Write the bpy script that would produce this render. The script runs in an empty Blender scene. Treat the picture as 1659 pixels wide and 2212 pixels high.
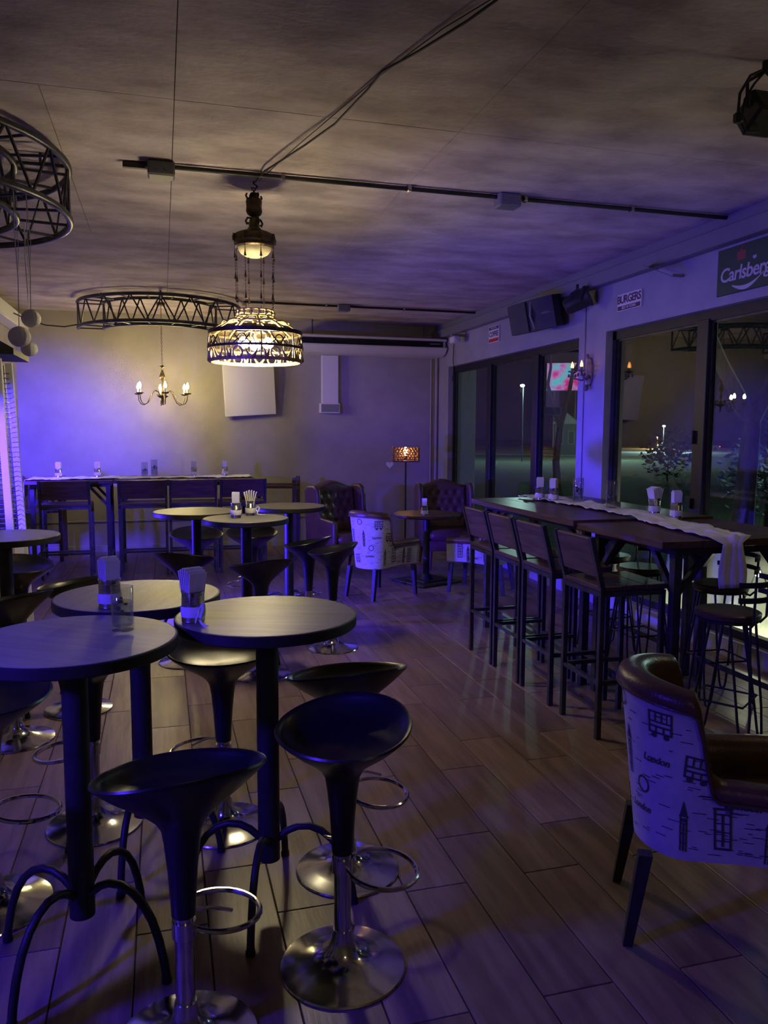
import bpy, bmesh, math, random
from mathutils import Vector, Matrix
from math import sin, cos, pi, radians, sqrt
random.seed(7)
sc = bpy.context.scene
C = bpy.context.collection

# ------------------------------------------------------------------ camera, world, lights, exposure
yaw, pit, rol = radians(15.7), radians(5.8), radians(.24)
right0 = Vector((cos(yaw), -sin(yaw), 0)); f0 = Vector((sin(yaw), cos(yaw), 0)); up0 = Vector((0, 0, 1))
fwd = f0*cos(pit) - up0*sin(pit); up1 = up0*cos(pit) + f0*sin(pit)
rv = right0*cos(rol) + up1*sin(rol); uv = up1*cos(rol) - right0*sin(rol)
cam = bpy.data.cameras.new('camera'); camo = bpy.data.objects.new('camera', cam); C.objects.link(camo)
camo.matrix_world = Matrix(((rv.x, uv.x, -fwd.x, 0), (rv.y, uv.y, -fwd.y, 0), (rv.z, uv.z, -fwd.z, 1.6), (0, 0, 0, 1)))
cam.sensor_fit = 'VERTICAL'; cam.sensor_height = 36; cam.lens = 1700/2212*36
cam.clip_start = .05; cam.clip_end = 600
sc.camera = camo
w = bpy.data.worlds.new('night'); sc.world = w; w.use_nodes = True
w.node_tree.nodes['Background'].inputs[0].default_value = (.012, .016, .022, 1)
w.node_tree.nodes['Background'].inputs[1].default_value = .25
sc.view_settings.view_transform = 'Standard'; sc.view_settings.look = 'None'
sc.view_settings.exposure = 0; sc.view_settings.gamma = 1; sc.view_settings.use_curve_mapping = False
sc.cycles.use_denoising = True
sc.cycles.max_bounces = 8; sc.cycles.transparent_max_bounces = 16
sc.cycles.sample_clamp_indirect = 2.0; sc.cycles.caustics_reflective = False; sc.cycles.caustics_refractive = False; sc.cycles.transmission_bounces = 12; sc.cycles.max_bounces = 12

BLUE = (.055, .022, 1.0)
WARM = (1.0, .80, .42)
MAIN_BULB = 430     # emission of each pendant bulb
WALL_BULB = 520     # emission of each candle bulb of the far chandelier

def spot(name, loc, target, watts, col, size, blend, radius=.04):
    l = bpy.data.lights.new(name, 'SPOT'); l.energy = watts; l.color = col
    l.spot_size = radians(size); l.spot_blend = blend; l.shadow_soft_size = radius
    o = bpy.data.objects.new(name, l); C.objects.link(o); o.location = loc
    o.rotation_euler = (Vector(target)-Vector(loc)).to_track_quat('-Z', 'Y').to_euler()
    return o

# ------------------------------------------------------------------ mesh helpers
class MB:
    def __init__(s): s.v = []; s.f = []
    def add(s, vs, fs):
        n = len(s.v); s.v += [tuple(p) for p in vs]; s.f += [tuple(i+n for i in f) for f in fs]; return s
    def box(s, x0, x1, y0, y1, z0, z1, rot=None, b=0):
        c = Vector(((x0+x1)/2, (y0+y1)/2, (z0+z1)/2)); h = (abs(x1-x0)/2, abs(y1-y0)/2, abs(z1-z0)/2)
        if not b:
            vs = [Vector((sx*h[0], sy*h[1], sz*h[2])) for sx in (-1, 1) for sy in (-1, 1) for sz in (-1, 1)]
            fs = [(0, 1, 3, 2), (4, 6, 7, 5), (0, 4, 5, 1), (2, 3, 7, 6), (0, 2, 6, 4), (1, 5, 7, 3)]
        else:
            b = min(b, *[q*.9 for q in h]); vs = []; idx = {}
            for sx in (-1, 1):
                for sy in (-1, 1):
                    for sz in (-1, 1):
                        for a in range(3):
                            g = [h[0]-b, h[1]-b, h[2]-b]; g[a] = h[a]
                            idx[sx, sy, sz, a] = len(vs); vs.append(Vector((sx*g[0], sy*g[1], sz*g[2])))
            fs = []
            for a in range(3):
                o1, o2 = [q for q in range(3) if q != a]
                for sg in (-1, 1):
                    q = []
                    for p1, p2 in ((-1, -1), (1, -1), (1, 1), (-1, 1)):
                        k = [0]*3; k[a] = sg; k[o1] = p1; k[o2] = p2; q.append(idx[k[0], k[1], k[2], a])
                    fs.append(tuple(q))
                for s1 in (-1, 1):
                    for s2 in (-1, 1):
                        k = [0]*3; k[o1] = s1; k[o2] = s2; q = []
                        k[a] = -1; q.append(idx[(*k, o1)]); q.append(idx[(*k, o2)])
                        k[a] = 1; q.append(idx[(*k, o2)]); q.append(idx[(*k, o1)]); fs.append(tuple(q))
            for sx in (-1, 1):
                for sy in (-1, 1):
                    for sz in (-1, 1): fs.append(tuple(idx[sx, sy, sz, a] for a in range(3)))
        if rot is not None: vs = [rot @ p for p in vs]
        return s.add([p+c for p in vs], fs)
    def bar(s, p0, p1, wx, wy=None, upv=(0, 0, 1)):
        p0 = Vector(p0); p1 = Vector(p1); d = (p1-p0).normalized(); wy = wy or wx
        u = Vector(upv)
        if abs(d.dot(u)) > .95: u = Vector((0, 1, 0))
        a = d.cross(u).normalized(); b2 = a.cross(d).normalized(); vs = []
        for p in (p0, p1):
            for i, j in ((-1, -1), (1, -1), (1, 1), (-1, 1)): vs.append(p + a*(i*wx/2) + b2*(j*wy/2))
        return s.add(vs, [(3, 2, 1, 0), (4, 5, 6, 7), (0, 1, 5, 4), (1, 2, 6, 5), (2, 3, 7, 6), (3, 0, 4, 7)])
    def tube(s, pts, r, n=8, closed=False):
        pts = [Vector(p) for p in pts]; m = len(pts); rr = r if isinstance(r, (list, tuple)) else [r]*m
        vs = []; a = None
        for i in range(m):
            if closed: d = pts[(i+1) % m]-pts[i-1]
            else: d = pts[min(i+1, m-1)]-pts[max(i-1, 0)]
            d.normalize()
            if a is None:
                a = d.orthogonal().normalized()
            else:
                a = (a-d*a.dot(d)).normalized()
            b2 = d.cross(a)
            for k in range(n):
                t = 2*pi*k/n; vs.append(pts[i]+(a*cos(t)+b2*sin(t))*rr[i])
        fs = []
        for i in range(m if closed else m-1):
            j = (i+1) % m
            for k in range(n):
                l = (k+1) % n; fs.append((i*n+k, i*n+l, j*n+l, j*n+k))
        if not closed: fs += [tuple(range(n-1, -1, -1)), tuple((m-1)*n+k for k in range(n))]
        return s.add(vs, fs)
    def cyl(s, p0, p1, r0, r1=None, n=20): return s.tube([p0, p1], [r0, r1 if r1 is not None else r0], n)
    def lathe(s, prof, n=24, o=(0, 0, 0), sx=1, sy=1):
        vs = []; m = len(prof)
        for r, z in prof:
            for k in range(n):
                t = 2*pi*k/n; vs.append((o[0]+sx*r*cos(t), o[1]+sy*r*sin(t), o[2]+z))
        fs = [(i*n+k, i*n+(k+1) % n, (i+1)*n+(k+1) % n, (i+1)*n+k) for i in range(m-1) for k in range(n)]
        if prof[0] != prof[-1]: fs += [tuple(range(n-1, -1, -1)), tuple((m-1)*n+k for k in range(n))]
        return s.add(vs, fs)
    def ball(s, c, r, n=12, sz=1):
        return s.lathe([(max(r*sin(pi*i/n), r*.02), -r*sz*cos(pi*i/n)) for i in range(n+1)], n+4, c)
    def grid(s, fn, nu, nv, cu=False):
        vs = [fn(i/(nu if cu else nu-1), j/(nv-1)) for i in range(nu) for j in range(nv)]
        fs = [(i*nv+j, ((i+1) % nu)*nv+j, ((i+1) % nu)*nv+j+1, i*nv+j+1) for i in range(nu if cu else nu-1) for j in range(nv-1)]
        return s.add(vs, fs)
    def prism(s, poly, axis, a0, a1):
        n = len(poly); vs = []
        for a in (a0, a1):
            for p, q in poly:
                vs.append({'x': (a, p, q), 'y': (p, a, q), 'z': (p, q, a)}[axis])
        return s.add(vs, [tuple(range(n-1, -1, -1)), tuple(range(n, 2*n))]+[(k, (k+1) % n, n+(k+1) % n, n+k) for k in range(n)])
    def mesh(s, name, m, smooth=38):
        me = bpy.data.meshes.new(name); me.from_pydata(s.v, [], s.f)
        bm = bmesh.new(); bm.from_mesh(me); bmesh.ops.recalc_face_normals(bm, faces=bm.faces); bm.to_mesh(me); bm.free()
        if smooth:
            me.shade_smooth(); me.set_sharp_from_angle(angle=radians(smooth))
        if m: me.materials.append(m)
        return me
    def build(s, name, m, parent=None, smooth=38, loc=None, rot=None):
        o = bpy.data.objects.new(name, s.mesh(name, m, smooth)); C.objects.link(o)
        if parent: o.parent = parent
        if loc: o.location = loc
        if rot: o.rotation_euler = rot
        return o

def tag(o, label, cat, group=None):
    o['label'] = label; o['category'] = cat
    if group: o['group'] = group
    return o
def thing(name, label, cat, loc=(0, 0, 0), rz=0, group=None):
    o = bpy.data.objects.new(name, None); C.objects.link(o); o.empty_display_size = .1
    o.location = loc; o.rotation_euler = (0, 0, rz)
    return tag(o, label, cat, group)
def struct(name, mb, m, label=None, smooth=None):
    o = mb.build(name, m, None, smooth); o['kind'] = 'structure'
    if label: o['label'] = label
    return o
def dup(root, label, loc=None, rz=None, group=None):
    r = root.copy(); C.objects.link(r); r['label'] = label
    if loc is not None: r.location = loc
    if rz is not None: r.rotation_euler = (0, 0, rz)
    if group: r['group'] = group
    for ch in list(root.children):
        c = ch.copy(); C.objects.link(c); c.parent = r
        for g in list(ch.children):
            d = g.copy(); C.objects.link(d); d.parent = c
    return r
def text_mb(txt, size, ext=.001, bold=0.0, shear=0.0, spacing=1.0):
    cu = bpy.data.curves.new('t', 'FONT'); cu.body = txt; cu.size = size; cu.extrude = ext; cu.align_x = 'CENTER'; cu.align_y = 'CENTER'
    cu.offset = bold; cu.shear = shear; cu.space_character = spacing; cu.resolution_u = 3
    o = bpy.data.objects.new('t', cu); C.objects.link(o)
    dg = bpy.context.evaluated_depsgraph_get(); dg.update()
    me = bpy.data.meshes.new_from_object(o.evaluated_get(dg))
    b = MB().add([v.co for v in me.vertices], [tuple(p.vertices) for p in me.polygons])
    bpy.data.objects.remove(o); bpy.data.curves.remove(cu); bpy.data.meshes.remove(me)
    return b
def xf(mb, fn): mb.v = [tuple(fn(Vector(p))) for p in mb.v]; return mb
def bevel(o, wdt=.015, seg=2):
    md = o.modifiers.new('b', 'BEVEL'); md.width = wdt; md.segments = seg; md.limit_method = 'ANGLE'; md.angle_limit = radians(40); return o
def subsurf(o, n=1):
    md = o.modifiers.new('s', 'SUBSURF'); md.levels = n; md.render_levels = n; return o

# ------------------------------------------------------------------ materials
def mat(name, col, rough=.5, metal=0, col2=None, scale=8, stretch=(1, 1, 1), bump=0, bscale=None, detail=4, emit=None, es=0,
        rand=0, spec=.5, contrast=(.35, .65), coat=0, trans=0, ior=1.45, world=False, thr=None):
    m = bpy.data.materials.new(name); m.use_nodes = True; nt = m.node_tree; N = nt.nodes; L = nt.links
    p = N['Principled BSDF']; p.inputs['Base Color'].default_value = (*col, 1); p.inputs['Roughness'].default_value = rough
    p.inputs['Metallic'].default_value = metal; p.inputs['Specular IOR Level'].default_value = spec; p.inputs['IOR'].default_value = ior
    if coat: p.inputs['Coat Weight'].default_value = coat; p.inputs['Coat Roughness'].default_value = .15
    if trans: p.inputs['Transmission Weight'].default_value = trans
    if emit: p.inputs['Emission Color'].default_value = (*emit, 1); p.inputs['Emission Strength'].default_value = es
    if col2 or bump or rand:
        tc = N.new('ShaderNodeTexCoord'); mp = N.new('ShaderNodeMapping'); mp.inputs['Scale'].default_value = stretch
        if world:
            g = N.new('ShaderNodeNewGeometry'); L.new(g.outputs['Position'], mp.inputs['Vector'])
        else: L.new(tc.outputs['Object'], mp.inputs['Vector'])
        vec = mp.outputs['Vector']
        if rand:
            oi = N.new('ShaderNodeObjectInfo'); ad = N.new('ShaderNodeVectorMath'); ad.operation = 'ADD'
            sc_ = N.new('ShaderNodeMath'); sc_.operation = 'MULTIPLY'; sc_.inputs[1].default_value = 37
            L.new(oi.outputs['Random'], sc_.inputs[0]); L.new(vec, ad.inputs[0]); L.new(sc_.outputs[0], ad.inputs[1]); vec = ad.outputs[0]
        nz = N.new('ShaderNodeTexNoise'); nz.inputs['Scale'].default_value = scale; nz.inputs['Detail'].default_value = detail
        nz.inputs['Roughness'].default_value = .6; L.new(vec, nz.inputs['Vector'])
        if col2:
            cr = N.new('ShaderNodeValToRGB'); cr.color_ramp.elements[0].position = contrast[0]; cr.color_ramp.elements[1].position = contrast[1]
            cr.color_ramp.elements[0].color = (*col, 1); cr.color_ramp.elements[1].color = (*col2, 1)
            L.new(nz.outputs['Fac'], cr.inputs['Fac']); out = cr.outputs['Color']
            if rand:
                hs = N.new('ShaderNodeHueSaturation'); mr = N.new('ShaderNodeMapRange')
                mr.inputs['To Min'].default_value = 1-rand; mr.inputs['To Max'].default_value = 1+rand
                L.new(oi.outputs['Random'], mr.inputs['Value']); L.new(mr.outputs[0], hs.inputs['Value']); L.new(out, hs.inputs['Color']); out = hs.outputs['Color']
            L.new(out, p.inputs['Base Color'])
        if bump:
            n2 = nz
            if bscale:
                n2 = N.new('ShaderNodeTexNoise'); n2.inputs['Scale'].default_value = bscale; n2.inputs['Detail'].default_value = 3; L.new(vec, n2.inputs['Vector'])
            bp = N.new('ShaderNodeBump'); bp.inputs['Strength'].default_value = bump; bp.inputs['Distance'].default_value = .02
            L.new(n2.outputs['Fac'], bp.inputs['Height']); L.new(bp.outputs['Normal'], p.inputs['Normal'])
    return m
def emis(name, col, s):
    m = bpy.data.materials.new(name); m.use_nodes = True; nt = m.node_tree; nt.nodes.clear()
    e = nt.nodes.new('ShaderNodeEmission'); e.inputs[0].default_value = (*col, 1); e.inputs[1].default_value = s
    o = nt.nodes.new('ShaderNodeOutputMaterial'); nt.links.new(e.outputs[0], o.inputs[0]); return m
def glassy(name, tint=(1, 1, 1), refl=1.0, base=.04, rough=0.0):
    """thin glass: Fresnel mix of see-through and mirror"""
    m = bpy.data.materials.new(name); m.use_nodes = True; nt = m.node_tree; nt.nodes.clear(); N = nt.nodes; L = nt.links
    t = N.new('ShaderNodeBsdfTransparent'); t.inputs[0].default_value = (*tint, 1)
    g = N.new('ShaderNodeBsdfGlossy'); g.inputs['Roughness'].default_value = rough; g.inputs[0].default_value = (refl, refl, refl, 1)
    lw = N.new('ShaderNodeLayerWeight'); lw.inputs[0].default_value = .5; f = N.new('ShaderNodeMath'); f.operation = 'POWER'; f.inputs[1].default_value = 4.0
    L.new(lw.outputs['Facing'], f.inputs[0])
    a = N.new('ShaderNodeMath'); a.operation = 'MULTIPLY_ADD'; a.inputs[1].default_value = .9; a.inputs[2].default_value = base; a.use_clamp = True
    mx = N.new('ShaderNodeMixShader'); o = N.new('ShaderNodeOutputMaterial')
    L.new(f.outputs[0], a.inputs[0]); L.new(a.outputs[0], mx.inputs[0]); L.new(t.outputs[0], mx.inputs[1]); L.new(g.outputs[0], mx.inputs[2]); L.new(mx.outputs[0], o.inputs[0])
    return m
M = {}
M['plank'] = mat('floor wood tile', (.13, .083, .074), .38, col2=(.235, .155, .138), scale=2.2, stretch=(9, .9, 1), rand=.22, bump=.05, bscale=9)
M['grout'] = mat('joint', (.05, .04, .036), .8)
M['concrete'] = mat('ceiling concrete', (.36, .30, .31), .9, col2=(.62, .54, .55), scale=2.6, stretch=(.8, 1.4, 1), detail=14, contrast=(.36, .64), bump=.3, bscale=22, world=True)
M['wall'] = mat('plaster', (.31, .285, .265), .85, col2=(.36, .33, .31), scale=3, bump=.06, bscale=60, world=True)
M['wall_r'] = mat('grey plaster', (.27, .27, .30), .8, col2=(.32, .32, .35), scale=3, bump=.05, bscale=50, world=True)
M['dark_frame'] = mat('black window frame', (.012, .012, .014), .45, bump=.03, bscale=40)
M['blackmetal'] = mat('black metal', (.011, .011, .012), .5, col2=(.022, .022, .024), scale=20)
M['steel'] = mat('dark steel', (.05, .052, .056), .38, metal=.7, col2=(.09, .09, .095), scale=14)
M['chrome'] = mat('chrome', (.62, .62, .63), .14, metal=1, col2=(.42, .42, .43), scale=12, contrast=(.5, .7))
M['plastic'] = mat('black plastic', (.011, .011, .012), .33, bump=.02, bscale=120)
M['tabletop'] = mat('dark laminate', (.19, .184, .155), .38, col2=(.255, .248, .21), scale=3, stretch=(1, 10, 1), bump=.08, bscale=30, rand=.1)
M['tableedge'] = mat('black table edge', (.014, .013, .013), .5, bump=.02, bscale=60)
M['wood'] = mat('dark stained wood', (.045, .026, .019), .36, col2=(.10, .06, .045), scale=3, stretch=(14, 1.2, 14), bump=.05, bscale=20, rand=.15)
M['woodx'] = mat('dark stained board', (.045, .026, .019), .36, col2=(.10, .06, .045), scale=3, stretch=(1.2, 14, 14), bump=.05, bscale=20, rand=.15)
M['leather'] = mat('brown leather', (.075, .04, .026), .34, col2=(.11, .062, .04), scale=9, bump=.12, bscale=120)
M['fabric'] = mat('off white fabric', (.38, .37, .35), .9, col2=(.46, .45, .43), scale=12, bump=.1, bscale=300)
M['ink'] = mat('print ink', (.05, .048, .055), .9, bump=.02, bscale=90)
M['cloth'] = mat('white gauze', (.72, .71, .72), .95, col2=(.80, .79, .80), scale=20, bump=.1, bscale=200)
M['paper'] = mat('white paper', (.78, .77, .76), .9, bump=.04, bscale=60)
M['tin'] = mat('tin can', (.60, .59, .57), .22, metal=1, col2=(.45, .44, .42), scale=15)
M['brass'] = mat('dark bronze', (.05, .036, .02), .38, metal=.55, col2=(.10, .07, .035), scale=30, bump=.25, bscale=60)
M['gilt'] = mat('gilded brass', (.42, .30, .10), .42, metal=.25, col2=(.60, .45, .18), scale=30, bump=.2, bscale=60)
M['white'] = mat('white paint', (.66, .65, .63), .6, bump=.02, bscale=40)
M['ac'] = mat('white casing', (.62, .60, .57), .45, bump=.02, bscale=40)
M['grey'] = mat('grey plastic box', (.18, .185, .19), .5, bump=.02, bscale=40)
M['cord'] = mat('black cord', (.012, .012, .02), .6, bump=.02, bscale=40)
M['glass'] = glassy('drinking glass', (.94, .96, .96), 1, .09)
M['water'] = glassy('water', (.72, .76, .80), 1, .07)
M['pane'] = glassy('window pane', (.80, .84, .82), .95, .045)
M['stone'] = mat('dark pebbles', (.02, .018, .02), .6, col2=(.07, .06, .06), scale=40, bump=.1, bscale=60)
M['bulb'] = emis('warm bulb', (1, .83, .46), MAIN_BULB)
M['candle_bulb'] = emis('candle bulb', (1, .80, .30), WALL_BULB)

# ------------------------------------------------------------------ the room
XL, XR, YB, YF, ZC = -1.75, 3.88, 10.95, -2.5, 3.12
floor = struct('floor', MB().box(XL-.1, XR+.2, YF-.1, YB+.1, -.12, -.006), M['grout'], 'brown wood-look tile floor laid in staggered planks')
PW, PL, G = .2255, .908, .0022
pm = MB().box(-PW/2+G, PW/2-G, -PL/2+G, PL/2-G, -.011, 0, b=.0015).mesh('plank', M['plank'], None)
for k in range(-9, 17):
    x0, x1 = .109+PW*k, .109+PW*(k+1)
    ph = (2.80 if k % 2 == 0 else 2.485) - PL*4
    j = 0
    while ph+PL*j < YB:
        y0, y1 = ph+PL*j, ph+PL*(j+1); j += 1
        if y1 < .45: continue
        a, b2, c, d = max(x0, XL), min(x1, XR), y0, min(y1, YB)
        if b2-a < .02 or d-c < .02: continue
        if abs(b2-a-PW) < 1e-6 and abs(d-c-PL) < 1e-6: me = pm
        else: me = MB().box(-(b2-a)/2+G, (b2-a)/2-G, -(d-c)/2+G, (d-c)/2-G, -.011, 0, b=.0015).mesh('plank', M['plank'], None)
        o = bpy.data.objects.new('plank', me); C.objects.link(o); o.parent = floor; o.location = ((a+b2)/2, (c+d)/2, 0)
MB().box(XL, XR, YF, .0, -.011, 0).build('floor_slab', M['plank'], floor, None)
ceil = struct('ceiling', MB().box(XL-.15, XR+.3, YF-.1, YB+.1, ZC+.008, ZC+.2), M['grout'], 'stained bare concrete ceiling with formwork seams')
ys = [YF, 1.0, 3.92, 6.62, 9.3, YB]
for a, b2 in zip(ys, ys[1:]):
    xs = [XL, -.49, .09, 1.49, 2.84, XR] if a > 3 and a < 6 else [XL, .09, 1.49, 2.84, XR]
    for c, d in zip(xs, xs[1:]):
        dz = random.uniform(-.0015, .0015)
        MB().box(c+.002, d-.002, a+.002, b2-.002, ZC+dz, ZC+.03).build('concrete_panel', M['concrete'], ceil, None)
struct('wall_back', MB().box(XL-.15, XR+.2, YB, YB+.15, -.1, ZC+.1), M['wall'], 'plain grey-beige plaster wall behind the far bar table')
struct('wall_left', MB().box(XL-.15, XL, YF, YB, -.1, ZC+.1), M['wall'], 'plaster wall on the side of the blue light')
struct('wall_rear', MB().box(XL-.15, XR+.2, YF-.15, YF, -.1, ZC+.1), M['wall'], 'plaster wall behind the viewer')
W1, W2, ZS, ZT = (6.90, 10.50), (1.6, 6.42), .13, 2.51
wr = MB()
wr.box(XR, XR+.2, YF, YB, ZT, ZC+.1).box(XR, XR+.2, YF, YB, -.1, ZS)
for a, b2 in ((YF, W2[0]), (W2[1], W1[0]), (W1[1], YB)): wr.box(XR, XR+.2, a, b2, ZS, ZT)
struct('wall_right', wr, M['wall_r'], 'plastered window wall lit blue with two large window openings')
struct('trim_1', MB().box(XR-.10, XR, YF, YB, 2.915, 3.03, b=.006).box(XR-.05, XR, YF, YB, 3.03, ZC, b=.004), M['grey'], 'grey cable trunking running along the top of the window wall')
struct('trim_2', MB().box(XL, XR, YB-.012, YB, .40, .425, b=.003), M['wall'], 'thin dado rail along the far wall')
struct('trim_3', MB().box(XL, XL+.16, YF, YB, 2.82, 2.99, b=.01), M['white'], 'white beam along the top of the left wall')
struct('baseboard_back', MB().box(XL, XR, YB-.018, YB, 0, .09, b=.004), M['wall'], 'low skirting along the far wall')
tp = MB().cyl((XR-.035, YB-.05, 0), (XR-.035, YB-.05, 2.95), .02).cyl((XR-.11, YB-.03, 0), (XR-.11, YB-.03, 2.9), .012)
struct('trim_4', tp, M['wall'], 'vertical pipes in the far right corner', 38)

def window(name, y0, y1, mull, label):
    fr = MB(); t = .055; xa, xb = XR+.07, XR+.13
    fr.box(xa, xb, y0, y1, ZS, ZS+.06).box(xa, xb, y0, y1, ZT-.075, ZT).box(xa, xb, y0, y0+t, ZS, ZT).box(xa, xb, y1-t, y1, ZS, ZT)
    w = struct(name, fr, M['dark_frame'], label)
    edges = [y0+t]
    for y, wd in sorted(mull):
        MB().box(xa-.015, xb+.01, y-wd/2, y+wd/2, ZS+.05, ZT-.06, b=.004).build('mullion', M['dark_frame'], w, None)
        edges += [y-wd/2, y+wd/2]
    edges.append(y1-t)
    for a, b2 in zip(edges[::2], edges[1::2]):
        MB().box(XR+.098, XR+.104, a-.01, b2+.01, ZS+.05, ZT-.065).build('pane', M['pane'], w, None)
        q = MB(); gm = .012
        q.box(XR+.09, XR+.112, a, b2, ZT-.09, ZT-.075).box(XR+.09, XR+.112, a, a+gm, ZS+.06, ZT-.08).box(XR+.09, XR+.112, b2-gm, b2, ZS+.06, ZT-.08)
        q.build('glazing_bead', M['steel'], w, None)
    return w
w1 = window('window_1', W1[0], W1[1], [(9.20, .12), (7.93, .13)], 'far black-framed window of three panes looking onto the billboard')
w2 = window('window_2', W2[0], W2[1], [(5.16, .13), (3.45, .13)], 'near black-framed sliding window reflecting the lit chandelier')
MB().box(XR+.03, XR+.056, 5.19, 5.215, 1.02, 1.10, b=.004).box(XR+.03, XR+.056, 5.19, 5.21, 1.52, 1.62, b=.004).build('latch', M['blackmetal'], w2)

# ------------------------------------------------------------------ round bar tables
def round_table(label, x, y, r=.297, ang=0, z=1.0):
    t = thing('round_bar_table', label, 'table', (x, y, 0), radians(ang), 'round pedestal bar tables')
    MB().lathe([(.01, z-.036), (r-.004, z-.036), (r, z-.032), (r, z-.004), (r-.003, z-.001), (r-.006, z-.0012), (.01, z-.0012)], 64).build('table_edge', M['tableedge'], t)
    MB().lathe([(.01, z-.002), (r-.006, z-.002), (r-.008, z), (.01, z)], 64).build('table_top', M['tabletop'], t)
    MB().cyl((0, 0, .15), (0, 0, z-.045), .037, n=28).build('post', M['blackmetal'], t)
    MB().box(-.09, .09, -.09, .09, z-.046, z-.036, b=.003).build('mounting_plate', M['blackmetal'], t)
    prof = [(.033, .225), (.065, .252), (.10, .268), (.14, .270), (.18, .255), (.215, .225), (.245, .18), (.268, .12), (.284, .055), (.29, .012)]
    for k in range(4):
        a = k*pi/2
        MB().tube([(p*cos(a), p*sin(a), q) for p, q in prof], .0125, 10).cyl((.29*cos(a), .29*sin(a), 0), (.29*cos(a), .29*sin(a), .016), .0155, n=10).build('leg', M['blackmetal'], t)
    return t
round_table('nearest left round black bar table holding the tumbler of water', -.264, 2.40, ang=-34)
round_table('nearest right round black bar table with a napkin tin at its left edge', .319, 2.566, ang=-19)
round_table('round black bar table just behind the two nearest ones', -.099, 3.00, ang=75)
round_table('far round bar table with a bright empty top before the long white-clothed table', .235, 6.10, .318, ang=10)
round_table('far round bar table holding two napkin tins', .55, 5.52, ang=40)
round_table('round bar table at the left frame edge next to the patio heater', -.884, 4.907, ang=25)
round_table('dark round bar table farthest right, next to the left wing chair', .98, 6.36, .30, ang=60)

# ------------------------------------------------------------------ tulip bar stools
def stool_proto():
    t = thing('swivel_bar_stool', 'x', 'bar stool', (0, 0, 0), 0, 'black tulip bar stools')
    n = 40; A, B_ = .222, .185
    def rim(th):
        bk = -sin(th)
        return A*cos(th), B_*sin(th), .745+.036*bk+.012*bk*bk-.004
    rings = []
    for r, z in ((.006, .36), (.031, .36), (.033, .40), (.038, .48), (.045, .55), (.052, .595)):
        rings.append([(r*cos(2*pi*k/n), r*sin(2*pi*k/n), z) for k in range(n)])
    for tt, g in ((.08, .12), (.22, .27), (.42, .45), (.64, .63), (.84, .82), (.96, .95), (1, 1)):
        q = []
        for k in range(n):
            th = 2*pi*k/n; X, Y, Z = rim(th); q.append(((.055*(1-tt))*cos(th)+X*tt, (.055*(1-tt))*sin(th)+Y*tt, .605+(Z-.605)*g))
        rings.append(q)
    for tt, dz in ((.985, .006), (.955, .004), (.92, -.006), (.84, -.026), (.66, -.046), (.42, -.056), (.2, -.06), (.02, -.061)):
        q = []
        for k in range(n):
            th = 2*pi*k/n; X, Y, Z = rim(th); q.append((X*tt, Y*tt, .745+(Z-.745)*tt+dz))
        rings.append(q)
    b = MB(); vs = [p for q in rings for p in q]; m = len(rings)
    b.add(vs, [(i*n+k, i*n+(k+1) % n, (i+1)*n+(k+1) % n, (i+1)*n+k) for i in range(m-1) for k in range(n)] + [tuple(range(n-1, -1, -1)), tuple((m-1)*n+k for k in range(n))])
    b.build('seat', M['plastic'], t, 60)
    p = MB().cyl((0, 0, .08), (0, 0, .365), .0255, n=20); p.build('pole', M['chrome'], t)
    MB().lathe([(.02, 0), (.187, 0), (.189, .003), (.186, .008), (.165, .013), (.13, .019), (.09, .029), (.06, .043), (.042, .062), (.033, .09), (.0285, .12), (.02, .12)], 48).build('base', M['chrome'], t)
    f = MB(); pts = []
    for k in range(28):
        a = 2*pi*k/28; yy = .118-.105*cos(a); pts.append((.108*sin(a), yy, .325-.10*yy))
    f.tube(pts, .0075, 8, True).cyl((0, 0, .30), (0, 0, .345), .031, n=20)
    f.build('footrest', M['chrome'], t)
    lv = MB().tube([(.02, -.01, .372), (.07, -.02, .368), (.12, -.03, .350)], .005, 6); lv.build('lift_lever', M['chrome'], t)
    return t
stool0 = stool_proto(); used = [False]
def stool(label, x, y, face, foot=None):
    rz = radians(face-90)
    if not used[0]:
        used[0] = True; stool0['label'] = label; stool0.location = (x, y, 0); stool0.rotation_euler = (0, 0, rz); o = stool0
    else: o = dup(stool0, label, (x, y, 0), rz)
    if foot is not None:
        for c in o.children:
            if c.name.split('.')[0] == 'footrest': c.rotation_euler = (0, 0, radians(foot-face))
    return o
stool('black tulip bar stool nearest the viewer, seen from behind between two front tables', .025, 1.985, 103, 35)
stool('black tulip bar stool right of the front tables, its bowl tilted open to the left', .487, 2.172, 208, -20)
stool('black tulip bar stool half hidden behind the tilted one, with a flat back rim', .62, 2.680, 100, -35)
stool('black tulip bar stool tucked under the far side of the nearest right table', .21, 3.13, -75, 150)
stool('black tulip bar stool whose stem stands right behind the left front table post', -.30, 3.275, -20, 170)
stool('black tulip bar stool cut by the left frame edge with a blue-lit seat', -.585, 2.77, -50, 20)
stool('black tulip bar stool by the left edge with seat turned to the small left table', -.50, 4.72, 150)
stool('black tulip bar stool at the left edge in front of the small left table', -.765, 4.32, 140)
stool('black tulip bar stool behind the left edge table, beside the patio heater', -.90, 5.42, -60)
stool('black tulip bar stool with glossy round seat left of the two-tin table', .13, 5.53, 60)
stool('black tulip bar stool seen from behind in front of the two-tin table', .60, 5.10, 110)
stool('black tulip bar stool with upswept right tip beside the printed armchair', 1.19, 5.62, 160)
stool('black tulip bar stool overlapped by the one with the upswept tip', 1.08, 6.02, 150)
stool('black tulip bar stool with pale rim behind the bright empty table', .26, 6.72, -80)
stool('black tulip bar stool with pale rim behind the two-tin table', .72, 6.72, -95)
stool('tulip bar stool in the bottom left corner showing only its chrome base', -.62, 1.98, 20)

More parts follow.
